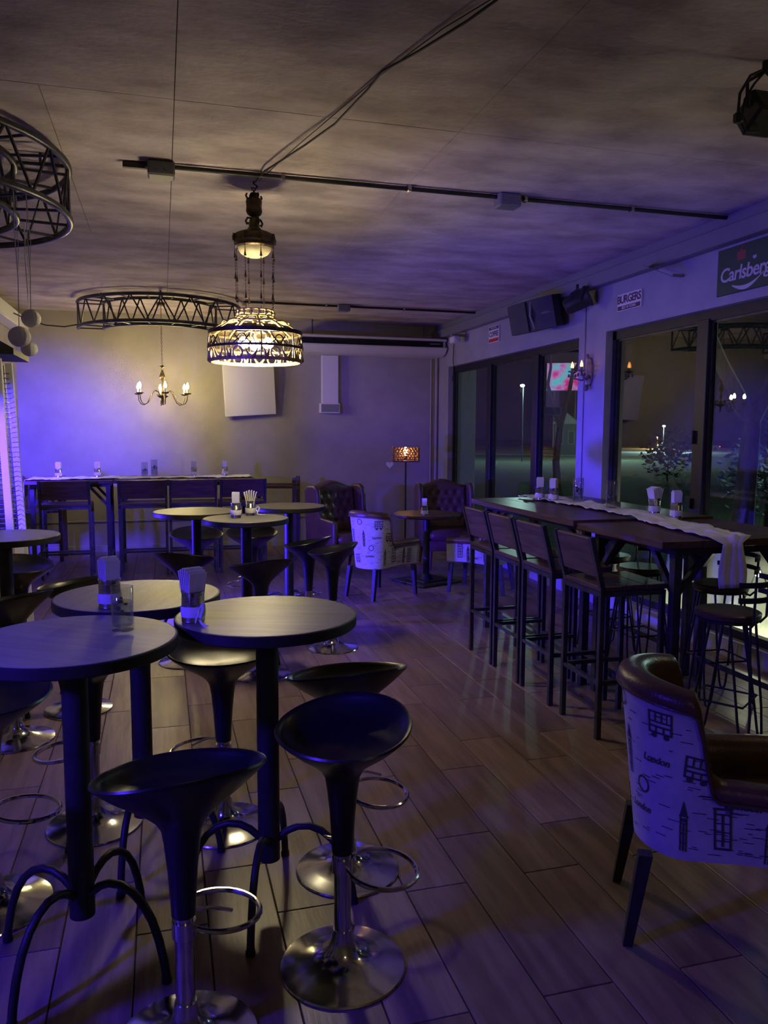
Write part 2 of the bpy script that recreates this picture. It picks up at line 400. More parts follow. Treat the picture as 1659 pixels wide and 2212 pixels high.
# ------------------------------------------------------------------ rectangular bar tables
def bar_table(label, x0, x1, y0, y1, z, along):
    jx, jy = (.13, .06) if along == 'y' else (.06, .15)
    t = thing('bar_table', label, 'table', ((x0+x1)/2, (y0+y1)/2, 0), 0, 'dark wooden bar tables')
    hx, hy = (x1-x0)/2, (y1-y0)/2; n = 4
    for i in range(n):      # boards of the top
        if along == 'y':
            wd = 2*hx/n; b = MB().box(-hx+i*wd+.001, -hx+(i+1)*wd-.001, -hy, hy, z-.04, z, b=.003); mm = M['wood']
        else:
            wd = 2*hy/n; b = MB().box(-hx, hx, -hy+i*wd+.001, -hy+(i+1)*wd-.001, z-.04, z, b=.003); mm = M['woodx']
        b.build('board', mm, t, None)
    ix, iy = hx-jx, hy-jy
    fr = MB(); zz = z-.06
    for sy in (-1, 1): fr.bar((-ix, sy*iy, zz), (ix, sy*iy, zz), .04)
    for sx in (-1, 1): fr.bar((sx*ix, -iy, zz), (sx*ix, iy, zz), .04)
    fr.build('frame', M['steel'], t, None)
    for sx in (-1, 1):
        for sy in (-1, 1):
            MB().bar((sx*ix, sy*iy, 0), (sx*ix, sy*iy, z-.04), .045).build('leg', M['steel'], t, None)
            MB().bar((sx*ix, sy*iy, z-.30), (sx*(ix-.2), sy*iy, z-.07), .03).build('brace', M['steel'], t, None)
            MB().bar((sx*ix, sy*iy, z-.30), (sx*ix, sy*(iy-.2), z-.07), .03).build('brace', M['steel'], t, None)
    for sx in (-1, 1): MB().bar((sx*ix, -iy, .16), (sx*ix, iy, .16), .035).build('stretcher', M['steel'], t, None)
    return t
bar_table('near dark wooden bar table by the window with cloth hanging off its end', 2.44, 3.44, 3.44, 4.305, 1.05, 'y')
bar_table('far dark wooden bar table by the window next to the tufted wing chair', 2.42, 3.44, 4.315, 5.98, 1.065, 'y')
bar_table('left half of the long bar table before the far wall', -1.46, -.545, 9.28, 10.20, 1.05, 'x')
bar_table('right half of the long bar table before the far wall', -.535, 1.04, 9.28, 10.20, 1.052, 'x')

# ------------------------------------------------------------------ bar stools with wooden backs
def back_stool(wd):
    t = thing('wooden_bar_stool', 'x', 'bar stool', (0, 0, 0), 0, 'bar stools with wooden backs')
    h = wd/2-.0125; d = .18
    for sx in (-1, 1):
        MB().bar((sx*h, d, 0), (sx*h, d, .78), .026).build('leg', M['steel'], t, None)
        b = MB(); b.bar((sx*h, -d, 0), (sx*h, -d, .80), .026).bar((sx*h, -d, .80), (sx*h, -d-.07, 1.07), .026); b.build('back_leg', M['steel'], t, None)
        MB().bar((sx*h, -d, .30), (sx*h, d, .30), .022).build('footrest_rail', M['steel'], t, None)
    MB().bar((-h, d, .22), (h, d, .22), .022).build('footrest_rail', M['steel'], t, None)
    MB().bar((-h, -d, .30), (h, -d, .30), .022).build('footrest_rail', M['steel'], t, None)
    fr = MB()
    for s in (-1, 1): fr.bar((-h, s*d, .77), (h, s*d, .77), .026); fr.bar((s*h, -d, .77), (s*h, d, .77), .026)
    fr.build('seat_frame', M['steel'], t, None)
    n = 3
    for i in range(n):
        w_ = (2*d+.04)/n; MB().box(-h-.01, h+.01, -d-.015+i*w_+.001, -d-.015+(i+1)*w_-.001, .784, .812, b=.004).build('seat_board', M['woodx'], t, None)
    rot = Matrix.Rotation(radians(-14.5), 3, 'X')
    o = MB().box(-h+.014, h-.014, -.011, .011, -.105, .105, b=.003)
    o.v = [tuple((Matrix.Rotation(radians(14.5), 3, 'X') @ Vector(p))+Vector((0, -d-.040, .965))) for p in o.v]
    o.build('backrest', M['woodx'], t, None)
    return t
s0 = back_stool(.40)
sd = [('wooden-backed bar stool farthest along the window tables', 5.12), ('wooden-backed bar stool second from the far end of the window tables', 4.69),
      ('wooden-backed bar stool third from the far end of the window tables', 4.26), ('wooden-backed bar stool at the near window table, nearest the viewer', 3.73)]
for i, (lb, y) in enumerate(sd):
    if i == 0: s0['label'] = lb; s0.location = (2.345, y, 0); s0.rotation_euler = (0, 0, radians(-90))
    else: dup(s0, lb, (2.345, y, 0), radians(-90))
s1 = back_stool(.52)
bd = [('wooden-backed bar stool at the left end of the far long table', -1.02), ('wooden-backed bar stool right of the joint of the far long table', -.22),
      ('wooden-backed bar stool third from the left at the far long table', .32), ('wooden-backed bar stool at the right end of the far long table', .87)]
for i, (lb, x) in enumerate(bd):
    if i == 0: s1['label'] = lb; s1.location = (x, 9.20, 0)
    else: dup(s1, lb, (x, 9.20, 0), 0)

# ------------------------------------------------------------------ wire bar stools
def wire_stool():
    t = thing('wire_bar_stool', 'x', 'bar stool', (0, 0, 0), 0, 'round-seat wire bar stools')
    MB().lathe([(.01, .675), (.145, .675), (.156, .682), (.158, .705), (.15, .712), (.01, .712)], 40).build('seat', M['wood'], t)
    MB().tube([(.14*cos(2*pi*k/32), .14*sin(2*pi*k/32), .668) for k in range(32)], .007, 6, True).build('seat_ring', M['blackmetal'], t)
    for k in range(4):
        a = pi/4+k*pi/2; e = .24
        P = lambda r, da, z: (r*cos(a+da), r*sin(a+da), z)
        MB().tube([P(.13, -.42, .67), P(.19, -.17, .20), P(.205, -.09, .05), P(.21, -.05, .014), P(.212, 0, .007), P(.21, .05, .014), P(.205, .09, .05), P(.19, .17, .20), P(.13, .42, .67)], .0065, 8).build('hairpin_leg', M['blackmetal'], t)
    MB().tube([(.178*cos(pi/4+k*pi/2), .178*sin(pi/4+k*pi/2), .26) for k in range(4)], .006, 6, True).build('footrest_ring', M['blackmetal'], t)
    for s in (-1, 1):
        a = radians(-90+s*38)
        MB().tube([(.12*cos(a), .12*sin(a), .66), (.165*cos(a), .165*sin(a), .65), (.195*cos(a), .195*sin(a), .68), (.20*cos(a), .20*sin(a), .89)], .0065, 8).build('back_post', M['blackmetal'], t)
    for z in (.80, .875):
        b = MB()
        def fn(u, v, z=z):
            a = radians(-90-62+124*u); prof = [(-.005, -.013), (.005, -.013), (.005, .013), (-.005, .013), (-.005, -.013)][int(round(v*4))]
            return ((.205+prof[0])*cos(a), (.205+prof[0])*sin(a), z+prof[1])
        b.grid(fn, 20, 5); b.build('back_rail', M['blackmetal'], t)
    return t
ws = wire_stool()
wl = [('wire bar stool standing at the near end of the window table', 2.74, 3.30, 125), ('wire bar stool behind the hanging cloth, close to the window', 3.20, 3.93, 175),
      ('wire bar stool on the window side, seen past the table leg brace', 3.08, 4.57, 180), ('wire bar stool on the window side, farthest from the viewer', 3.15, 5.08, 182)]
for i, (lb, x, y, fa) in enumerate(wl):
    if i == 0: ws['label'] = lb; ws.location = (x, y, 0); ws.rotation_euler = (0, 0, radians(fa-90))
    else: dup(ws, lb, (x, y, 0), radians(fa-90))

# ------------------------------------------------------------------ slatted wooden chairs behind the far table
def slat_chair():
    t = thing('slatted_wooden_chair', 'x', 'chair', (0, 0, 0), 0, 'slatted wooden armchairs')
    for sx in (-1, 1):
        MB().box(sx*.24-.025, sx*.24+.025, -.26, -.21, 0, 1.03, b=.006).build('back_post', M['wood'], t, None)
        MB().box(sx*.24-.022, sx*.24+.022, .18, .225, 0, .90, b=.005).build('front_leg', M['wood'], t, None)
        MB().box(sx*.24-.025, sx*.24+.025, -.22, .25, .90, .935, b=.006).build('arm', M['wood'], t, None)
    MB().box(-.22, .22, -.25, -.22, .94, .99, b=.005).build('top_rail', M['wood'], t, None)
    MB().box(-.22, .22, -.25, -.22, .86, .90, b=.005).build('middle_rail', M['wood'], t, None)
    for i in range(6):
        x = -.18+i*.072; MB().box(x-.016, x+.016, -.245, -.228, .62, .87, b=.003).build('slat', M['wood'], t, None)
    for i in range(4): MB().box(-.24, .24, -.22+i*.11, -.22+i*.11+.10, .60, .625, b=.004).build('seat_board', M['woodx'], t, None)
    MB().box(-.22, .22, .19, .215, .22, .26, b=.004).build('stretcher', M['wood'], t, None)
    return t
sl = slat_chair(); sl['label'] = 'slatted wooden armchair at the right end of the far long table'
sl.location = (1.40, 9.98, 0); sl.rotation_euler = (0, 0, radians(75))
dup(sl, 'slatted wooden armchair at the left end of the far long table', (-1.46, 10.50, 0), radians(180))

# ------------------------------------------------------------------ barrel armchairs with printed backs
half = [(.245*sin(t), -.06-.24*cos(t)) for t in [radians(q) for q in range(0, 91, 6)]] + [(.256, .05), (.27, .15), (.278, .23), (.28, .30)]
cum = [0]
for a, b2 in zip(half, half[1:]): cum.append(cum[-1]+math.dist(a, b2))
SL = cum[-1]
def path(s):
    sg = 1 if s >= 0 else -1; q = min(abs(s), SL-1e-6); i = 0
    while cum[i+1] < q: i += 1
    t = (q-cum[i])/(cum[i+1]-cum[i]); p, r = half[i], half[i+1]
    x, y = p[0]+(r[0]-p[0])*t, p[1]+(r[1]-p[1])*t
    def nrm(k):
        a = half[max(k-1, 0)]; b3 = half[min(k+1, len(half)-1)]
        if k == 0: return (0, -1)
        dx, dy = b3[0]-a[0], b3[1]-a[1]; l = math.hypot(dx, dy); return (dy/l, -dx/l)
    n0, n1 = nrm(i), nrm(i+1); nx, ny = n0[0]+(n1[0]-n0[0])*t, n0[1]+(n1[1]-n0[1])*t
    return sg*x, y, sg*nx, ny
def smooth(a, b2, x):
    t = min(1, max(0, (x-a)/(b2-a))); return t*t*(3-2*t)
def ht(s): return .845-.025*min(1, abs(s)/.36)**2-.265*smooth(.325, .40, abs(s))
def flare(z): return -.055*(1-min(1, max(0, (z-.29)/.5)))
def on(s, off, z):
    x, y, nx, ny = path(s); o = off+flare(z); return (x+nx*o, y+ny*o, z)
def print_mesh():
    b = MB(); rnd = random.Random(3)
    def put(mb, s0, z0, rot=0):
        ca, sa = cos(rot)*.82, sin(rot)*.82
        def fn(p):
            u, v = p.x*ca-p.y*sa, p.x*sa+p.y*ca; return on(s0+u, .0028, z0+v)
        b.add([fn(Vector(p)) for p in mb.v], mb.f)
    def rect(x0, x1, y0, y1):
        nx = max(1, int(abs(x1-x0)/.03)); m = MB()
        for i in range(nx):
            a, c = x0+(x1-x0)*i/nx, x0+(x1-x0)*(i+1)/nx; m.add([(a, y0, 0), (c, y0, 0), (c, y1, 0), (a, y1, 0)], [(0, 1, 2, 3)])
        return m
    def many(*rs):
        m = MB()
        for r in rs: q = rect(*r); m.add(q.v, q.f)
        return m
    booth = many((-.033, .033, .075, .085), (-.03, -.023, -.075, .075), (.023, .03, -.075, .075), (-.03, .03, -.085, -.075), (-.023, .023, .055, .062),
                 (-.004, .004, -.07, .055), (-.023, .023, .02, .025), (-.023, .023, -.015, -.01), (-.023, .023, -.05, -.045))
    tower = many((-.016, -.010, -.09, .05), (.010, .016, -.09, .05), (-.016, .016, .02, .026), (-.016, .016, -.02, -.015), (-.016, .016, -.06, -.055), (-.004, .004, -.09, .02),
                 (-.019, .019, .05, .056)).add([(-.016, .056, 0), (.016, .056, 0), (0, .115, 0)], [(0, 1, 2)]).add([(-.009+.009*cos(k)+.009, .037+.009*sin(k), 0) for k in [i*pi/4 for i in range(8)]], [tuple(range(8))])
    bus = many((-.05, .05, .042, .05), (-.05, -.043, -.03, .042), (.043, .05, -.03, .042), (-.05, .05, -.038, -.03), (-.043, .043, .005, .012), (-.043, .043, -.014, -.006),
               (-.022, -.016, .012, .042), (.004, .01, .012, .042), (.026, .03, .012, .042), (-.02, -.014, -.03, -.006), (.012, .018, -.03, -.006))
    for cx in (-.026, .026): bus.add([(cx+.012*cos(i*pi/5), -.044+.012*sin(i*pi/5), 0) for i in range(10)], [tuple(range(10))])
    ring = MB()
    for i in range(16):
        a, c = 2*pi*i/16, 2*pi*(i+1)/16
        ring.add([(.035*cos(a), .035*sin(a), 0), (.035*cos(c), .035*sin(c), 0), (.027*cos(c), .027*sin(c), 0), (.027*cos(a), .027*sin(a), 0)], [(0, 1, 2, 3)])
    word = text_mb('London', .040, 0, .0008, .25)
    put(booth, -.10, .60); put(booth, .42, .42, .05); put(booth, -.34, .40); put(booth, -.60, .43); put(booth, .62, .40)
    put(tower, .06, .585); put(tower, -.30, .66); put(tower, .30, .40); put(tower, -.52, .39); put(tower, .55, .40)
    put(bus, -.22, .735); put(bus, .22, .72); put(bus, -.05, .39, .1); put(bus, .34, .60, -.1); put(bus, -.44, .48)
    put(word, -.24, .595); put(word, .20, .60); put(word, .47, .50); put(word, .12, .42); put(word, -.20, .42); put(word, -.47, .36)
    put(ring, .14, .50); put(ring, -.33, .50); put(ring, .02, .75)
    for _ in range(150):      # lines of handwriting
        s_ = rnd.uniform(-.62, .62); z_ = rnd.uniform(.33, min(.79, ht(s_)-.075)); l = rnd.uniform(.015, .06)
        put(rect(-l/2, l/2, -.0016, .0016), s_, z_, rnd.uniform(-.06, .06))
    return b
def barrel_chair():
    t = thing('printed_barrel_armchair', 'x', 'armchair', (0, 0, 0), 0, 'leather armchairs with printed backs')
    N_ = 64
    S = lambda u: -SL+2*SL*u
    def outer(u, v):
        s = S(u); z1 = ht(s)-.05; z0 = .29+.025*smooth(.2, .6, abs(s)); return on(s, 0, z0+(z1-z0)*v)
    MB().grid(outer, N_, 9).build('outer_cover', M['fabric'], t, 70)
    sec = [(0, -.05), (.010, -.046), (.014, -.03), (.008, -.010), (-.012, .004), (-.04, .008), (-.068, .0), (-.084, -.02), (-.088, -.06)]
    def inner(u, v):
        s = S(u); k = int(round(v*13))
        if k < 9: o, dz = sec[k]; return on(s, o, ht(s)+dz)
        w_ = (k-8)/5; zt = ht(s)-.06; zz = zt+(.36-zt)*w_; x, y, nx, ny = path(s); o = -.088+.012*sin(w_*pi)-.01*w_+flare(.8)
        o += .010*(abs(((s/.085) % 1)-.5) < .1)*(-1)*sin(w_*pi)
        return (x+nx*(o+flare(zt)*(1-w_)), y+ny*(o+flare(zt)*(1-w_)), zz)
    g = MB().grid(inner, N_, 14)
    nv = 14
    for i in (0, N_-1):      # front ends of the arms
        s = S(i/(N_-1)); base = len(g.v); g.v.append(on(s, 0, .315)); loop = [i*nv+j for j in range(nv)]
        g.f.append(tuple(loop+[base]))
    g.build('leather_shell', M['leather'], t, 50)
    zt = lambda s: ht(s)-.048
    MB().tube([on(S(i/80), .012, zt(S(i/80))) for i in range(81)], .006, 6).build('piping', M['leather'], t)
    def cush(u, v):
        a = 2*pi*u; ph = -pi/2+pi*v; e = .35
        sg = lambda q, p: math.copysign(abs(q)**p, q)
        x = (.195+.02*sin(a))*sg(cos(a), .45)*sg(cos(ph), e); y = .06+.265*sg(sin(a), .45)*sg(cos(ph), e); return (x, y, .385+.065*sg(sin(ph), .5)+.012*cos(ph)*(1-abs(cos(a))))
    MB().grid(cush, 36, 13, True).build('seat_cushion', M['leather'], t, 60)
    MB().box(-.17, .17, -.10, .285, .305, .345, b=.012).build('seat_base', M['leather'], t, 50)
    for sx, y, sp in ((-1, -.23, .17), (1, -.23, .17), (-1, .25, .235), (1, .25, .235)):
        x = sx*sp; dy = -.045 if y < 0 else .02
        b = MB(); vs = [(x+i*.021, y+j*.021, .30) for i, j in ((-1, -1), (1, -1), (1, 1), (-1, 1))]+[(x+sx*.012+i*.0145, y+dy+j*.0145, 0) for i, j in ((-1, -1), (1, -1), (1, 1), (-1, 1))]
        b.add(vs, [(0, 1, 2, 3), (7, 6, 5, 4)]+[(k, (k+1) % 4, 4+(k+1) % 4, 4+k) for k in range(4)]); b.build('leg', M['blackmetal'], t, None)
    pr = print_mesh().build('print', M['ink'], t, None); pr['kind'] = 'stuff'; pr['label'] = 'dark London-themed print of phone booths, clock towers and handwriting'
    return t
bc = barrel_chair(); bc['label'] = 'leather barrel armchair in the right foreground, cut by the frame'
bc.location = (1.70, 2.07, 0); bc.rotation_euler = (0, 0, radians(-27-90))
dup(bc, 'barrel armchair with blue-lit printed back, left of the low round table', (2.03, 7.40, 0), radians(32-90))
dup(bc, 'barrel armchair right of the low round table, half hidden by bar stools', (3.10, 7.33, 0), radians(140-90))

# ------------------------------------------------------------------ tufted wing chairs
def wing_chair():
    t = thing('tufted_wing_chair', 'x', 'armchair', (0, 0, 0), 0, 'tufted leather wing chairs')
    buttons = [(x*.105+(.0525 if r % 2 else 0), .56+r*.105) for r in range(4) for x in (-2, -1, 0, 1, 2) if abs(x*.105+(.0525 if r % 2 else 0)) < .235]
    W_ = .29
    def top(x): return .955+.075*(cos(min(1, abs(x)/W_)*pi)+1)/2
    def yb(z): return -.20-.12*(z-.4)
    def front(u, v):
        x = -W_+2*W_*u; z = .40+(top(x)-.40)*v; d = 0
        for bx, bz in buttons: d += .022*math.exp(-((x-bx)**2+(z-bz)**2)/.0009)
        edge = min(u, 1-u, (1-v)); d += .05*max(0, 1-edge/.07)**2
        return (x, yb(z)+.03-d, z)
    def back(u, v):
        x = -W_+2*W_*u; z = .40+(top(x)-.40)*v; return (x, yb(z)-.10, z)
    b = MB().grid(front, 41, 41); n0 = len(b.v); b.grid(back, 41, 41)
    rim = [i*41+40 for i in range(41)]
    for i in range(40): b.f.append((rim[i], rim[i+1], n0+rim[i+1], n0+rim[i]))
    for c in (0, 40*41):
        for j in range(40): b.f.append((c+j, c+j+1, n0+c+j+1, n0+c+j))
    bk = b.build('tufted_back', M['leather'], t, 55)
    for bx, bz in buttons:
        MB().ball((bx, yb(bz)+.012, bz), .009, 6, .8).build('button', M['leather'], bk)
    prof = [(-.33, .30), (.24, .30), (.26, .34), (.26, .58), (.235, .615), (-.02, .63), (-.07, .70), (-.075, .86), (-.10, .955), (-.16, .99), (-.30, .985), (-.36, .93)]
    for s in (-1, 1):
        o = MB().prism(prof, 'x', s*.285, s*.345).build('wing', M['leather'], t, 50); bevel(o, .022, 3)
    o = MB().box(-.285, .285, -.24, .30, .34, .465, b=.045).build('seat_cushion', M['leather'], t, 50)
    MB().box(-.30, .30, -.30, .26, .22, .345, b=.015).build('seat_frame', M['leather'], t, 50)
    for sx in (-1, 1):
        for y, sl_ in ((-.27, -.05), (.22, .015)):
            MB().tube([(sx*.26, y, .23), (sx*.265, y+sl_*.4, .12), (sx*.27, y+sl_, 0)], [.026, .021, .016], 8).build('leg', M['wood'], t)
    return t
wc = wing_chair(); wc['label'] = 'tufted brown leather wing chair left of the floor lamp'
wc.location = (2.02, 8.80, 0); wc.rotation_euler = (0, 0, radians(-68-90))
dup(wc, 'tufted brown leather wing chair right of the floor lamp, by the window', (3.27, 8.80, 0), radians(-96-90))

# ------------------------------------------------------------------ low round table
t = thing('low_round_table', 'low round wooden table between the armchairs, holding one napkin tin', 'table', (2.70, 7.92, 0), radians(22))
MB().lathe([(.01, .705), (.345, .705), (.36, .715), (.36, .733), (.354, .74), (.01, .74)], 56).build('table_top', M['wood'], t)
MB().cyl((0, 0, .05), (0, 0, .705), .035, n=24).build('post', M['blackmetal'], t)
MB().lathe([(.02, .03), (.075, .03), (.06, .06), (.038, .09), (.02, .09)], 24).build('collar', M['blackmetal'], t)
MB().box(-.27, .27, -.27, .27, 0, .022, b=.006).box(-.16, .16, -.16, .16, .022, .034, b=.005).build('base_plate', M['blackmetal'], t, None)

# ------------------------------------------------------------------ napkin tins, tumblers, cloths
def napkin_tin(label, x, y, z, rz=0, flare_=1.0, bow=0, h=.105, r=.037, nh=.078):
    t = thing('napkin_tin', label, 'napkin holder', (x, y, z), rz, 'tin cans filled with paper napkins')
    prof = [(.004, .0), (r-.002, 0), (r, .003), (r-.001, .008)]
    for i in range(6): prof += [(r-.001, h*.56+i*.005), (r-.0025, h*.56+i*.005+.0025)]
    prof += [(r-.001, h-.008), (r+.0005, h-.003), (r, h), (r-.003, h), (r-.003, .006), (.004, .006)]
    MB().lathe(prof, 32).build('tin', M['tin'], t, 30)
    MB().lathe([(r+.0008, h*.18), (r+.0018, h*.2), (r+.0018, h*.5), (r+.0008, h*.52), (r-.001, h*.5), (r-.001, h*.2), (r+.0008, h*.18)], 28).build('gauze_band', M['cloth'], t, 30)
    for i in range(6):      # folded napkins, each a thin slab fanned out towards the top
        x0 = -.020+i*.008; a = (i-2.5)*.032*flare_; zt = h+nh-.006*abs(i-2.5)
        b = MB(); wd = .024; vs = []
        for z_, k in ((.012, 0), (h*.7, .2), (h, .45), (zt, 1)):
            wv = wd*(1+.22*flare_*k); xx = x0+a*k*.12+math.tan(a)*max(0, z_-h)
            vs += [(xx-.0033, -wv, z_), (xx+.0033, -wv, z_), (xx+.0033, wv, z_), (xx-.0033, wv, z_)]
        b.add(vs, [(3, 2, 1, 0), (12, 13, 14, 15)]+[(q*4+k, q*4+(k+1) % 4, (q+1)*4+(k+1) % 4, (q+1)*4+k) for q in range(3) for k in range(4)])
        b.build('napkin', M['paper'], t, None)
    if bow:
        b = MB(); b.tube([(r, 0, h*.42), (r+.018, .006, h*.62), (r+.026, .004, h*.5), (r+.02, 0, h*.3), (r+.008, 0, h*.12), (r+.03, -.006, .006), (r+.055, -.012, .005), (r+.07, -.004, .006)], [.004, .006, .007, .007, .006, .004, .004, .002], 6)
        b.tube([(r, 0, h*.42), (r+.012, -.008, h*.25), (r+.012, -.014, .02), (r+.016, -.02, .005)], [.004, .005, .004, .002], 6); b.build('gauze_bow', M['cloth'], t, 60)
    return t
napkin_tin('napkin tin with fanned napkins and gauze bow on the nearest right table', .082, 2.525, 1.0, radians(-65), 1.2, 1, .10, .037, .075)
napkin_tin('napkin tin behind the water tumbler at the nearest round tables', -.185, 2.800, 1.0, radians(-60), .5, 0, .10, .037, .078)
napkin_tin('left napkin tin of the two standing together on a far round table', .485, 5.55, 1.0, radians(80), .3)
napkin_tin('right napkin tin of the pair, with gauze tied in a bow', .60, 5.68, 1.0, radians(-10), 1.6, 1)
napkin_tin('napkin tin on the low round table between the armchairs', 2.60, 7.70, .74, radians(70), .3)
napkin_tin('left tin of the two napkin tins at the far end of the window runner', 2.855, 5.62, 1.072, radians(70), .3)
napkin_tin('right tin of the two napkin tins at the far end of the window runner', 2.90, 5.48, 1.072, radians(40), .3)
napkin_tin('napkin tin with widely fanned napkins on the window runner', 3.10, 4.47, 1.072, radians(10), 1.5)
napkin_tin('napkin tin nearest the viewer on the window runner, napkins upright', 3.12, 4.27, 1.062, radians(75), .3)
for lb, x, y in (('leftmost napkin tin on the far long table', -1.16, 9.74), ('second napkin tin from the left on the far long table', -.74, 9.78),
                 ('third napkin tin from the left on the far long table', .36, 9.76), ('rightmost napkin tin on the far long table', .73, 9.80)):
    napkin_tin(lb, x, y, 1.062, radians(80), .4)
def tumbler(label, x, y, z, r=.034, h=.15, fill=.6, stones=False):
    t = thing('glass_tumbler', label, 'glass', (x, y, z), random.uniform(0, 6), 'straight glass tumblers')
    MB().lathe([(.004, 0), (r-.001, 0), (r, .004), (r, h-.001), (r-.001, h), (r-.0025, h), (r-.003, .018), (r-.006, .013), (.004, .012)], 36).build('glass', M['glass'], t, 50)
    MB().lathe([(.004, .0135), (r-.0065, .014), (r-.0036, .019), (r-.0034, h*fill), (.004, h*fill)], 36).build('water', M['water'], t, 50)
    b = MB(); rnd = random.Random(label)
    for i in range(7):
        b.ball((rnd.uniform(-.4, .4)*r, rnd.uniform(-.4, .4)*r, (.25+.045*i)*h*fill/.6+.02), r*rnd.uniform(.16, .26), 6, .7)
    b.build('decor_pebbles', M['stone'], t, 50)
    return t
tumbler('glass tumbler of water on the nearest left round table', -.128, 2.465, 1.0, .033, .135, .66)
tumbler('tall half-full glass on the window runner beside the two napkin tins', 3.02, 5.32, 1.072, .04, .19, .6)
tumbler('tall half-full glass midway along the window runner', 2.985, 4.80, 1.072, .04, .20, .5)
tumbler('left one of the two faint glasses on the far long table', -.21, 9.80, 1.062, .038, .17, .5)
tumbler('right one of the two faint glasses on the far long table', -.10, 9.82, 1.062, .04, .20, .6)
from mathutils import noise
def runner(name, label, pts, wd, seed, hang=0, amp=.014):
    """crumpled cloth strip along a centre line of (x, y, z); the tail may hang over an edge"""
    P_ = [Vector(p) for p in pts]; nu, nv = 110, 18
    seg = [0]
    for a, b2 in zip(P_, P_[1:]): seg.append(seg[-1]+(b2-a).length)
    def cen(u):
        q = u*seg[-1]; i = 0
        while i < len(seg)-2 and seg[i+1] < q: i += 1
        t = (q-seg[i])/(seg[i+1]-seg[i]); d = (P_[i+1]-P_[i]).normalized(); return P_[i].lerp(P_[i+1], t), d
    def fn(u, v):
        p, d = cen(u); hz = Vector((d.x, d.y, 0)); vert = hz.length < .5
        ov = P_[-1]-P_[0]
        hz = hz.normalized() if not vert else Vector((ov.x, ov.y, 0)).normalized()
        side = Vector((-hz.y, hz.x, 0)); ww = wd*(1+.28*noise.noise(Vector((u*5, seed, 0)))+.10*noise.noise(Vector((u*17, seed, 2))))
        if vert: ww *= .62+.12*sin(u*40)
        q = p+side*((v-.5)*ww)+side*(.03*noise.noise(Vector((u*4, seed, 5))))
        nn = noise.noise(Vector((u*16, v*3.2, seed)))+.55*noise.noise(Vector((u*34, v*7, seed+3)))
        if vert: return q+hz*(1 if u > .5 else -1)*(.008+.016*noise.noise(Vector((v*4.5, u*3, seed)))+.016)
        return q+Vector((0, 0, .004+amp*abs(nn)*1.35+.004*abs(sin(v*22+5*nn))))
    o = MB().grid(fn, nu, nv).build(name, M['cloth'], None, 80); md = o.modifiers.new('t', 'SOLIDIFY'); md.thickness = .003; md.offset = 1
    tag(o, label, 'cloth', 'white gauze table runners'); return o
runner('gauze_runner', 'white gauze runner along the window tables, hanging off the near end',
       [(2.98, 5.98, 1.066), (2.97, 5.2, 1.066), (2.98, 4.45, 1.066), (2.97, 4.28, 1.052), (2.90, 3.70, 1.051), (2.84, 3.425, 1.051), (2.84, 3.415, 1.04), (2.84, 3.415, .80)], .25, 1.3, amp=.020)
runner('gauze_runner', 'white gauze runner glowing blue along the far long table', [(-1.475, 9.60, .86), (-1.475, 9.60, 1.045), (-1.45, 9.60, 1.053), (-.8, 9.62, 1.053), (0, 9.64, 1.055), (1.03, 9.66, 1.055)], .42, 7.7)

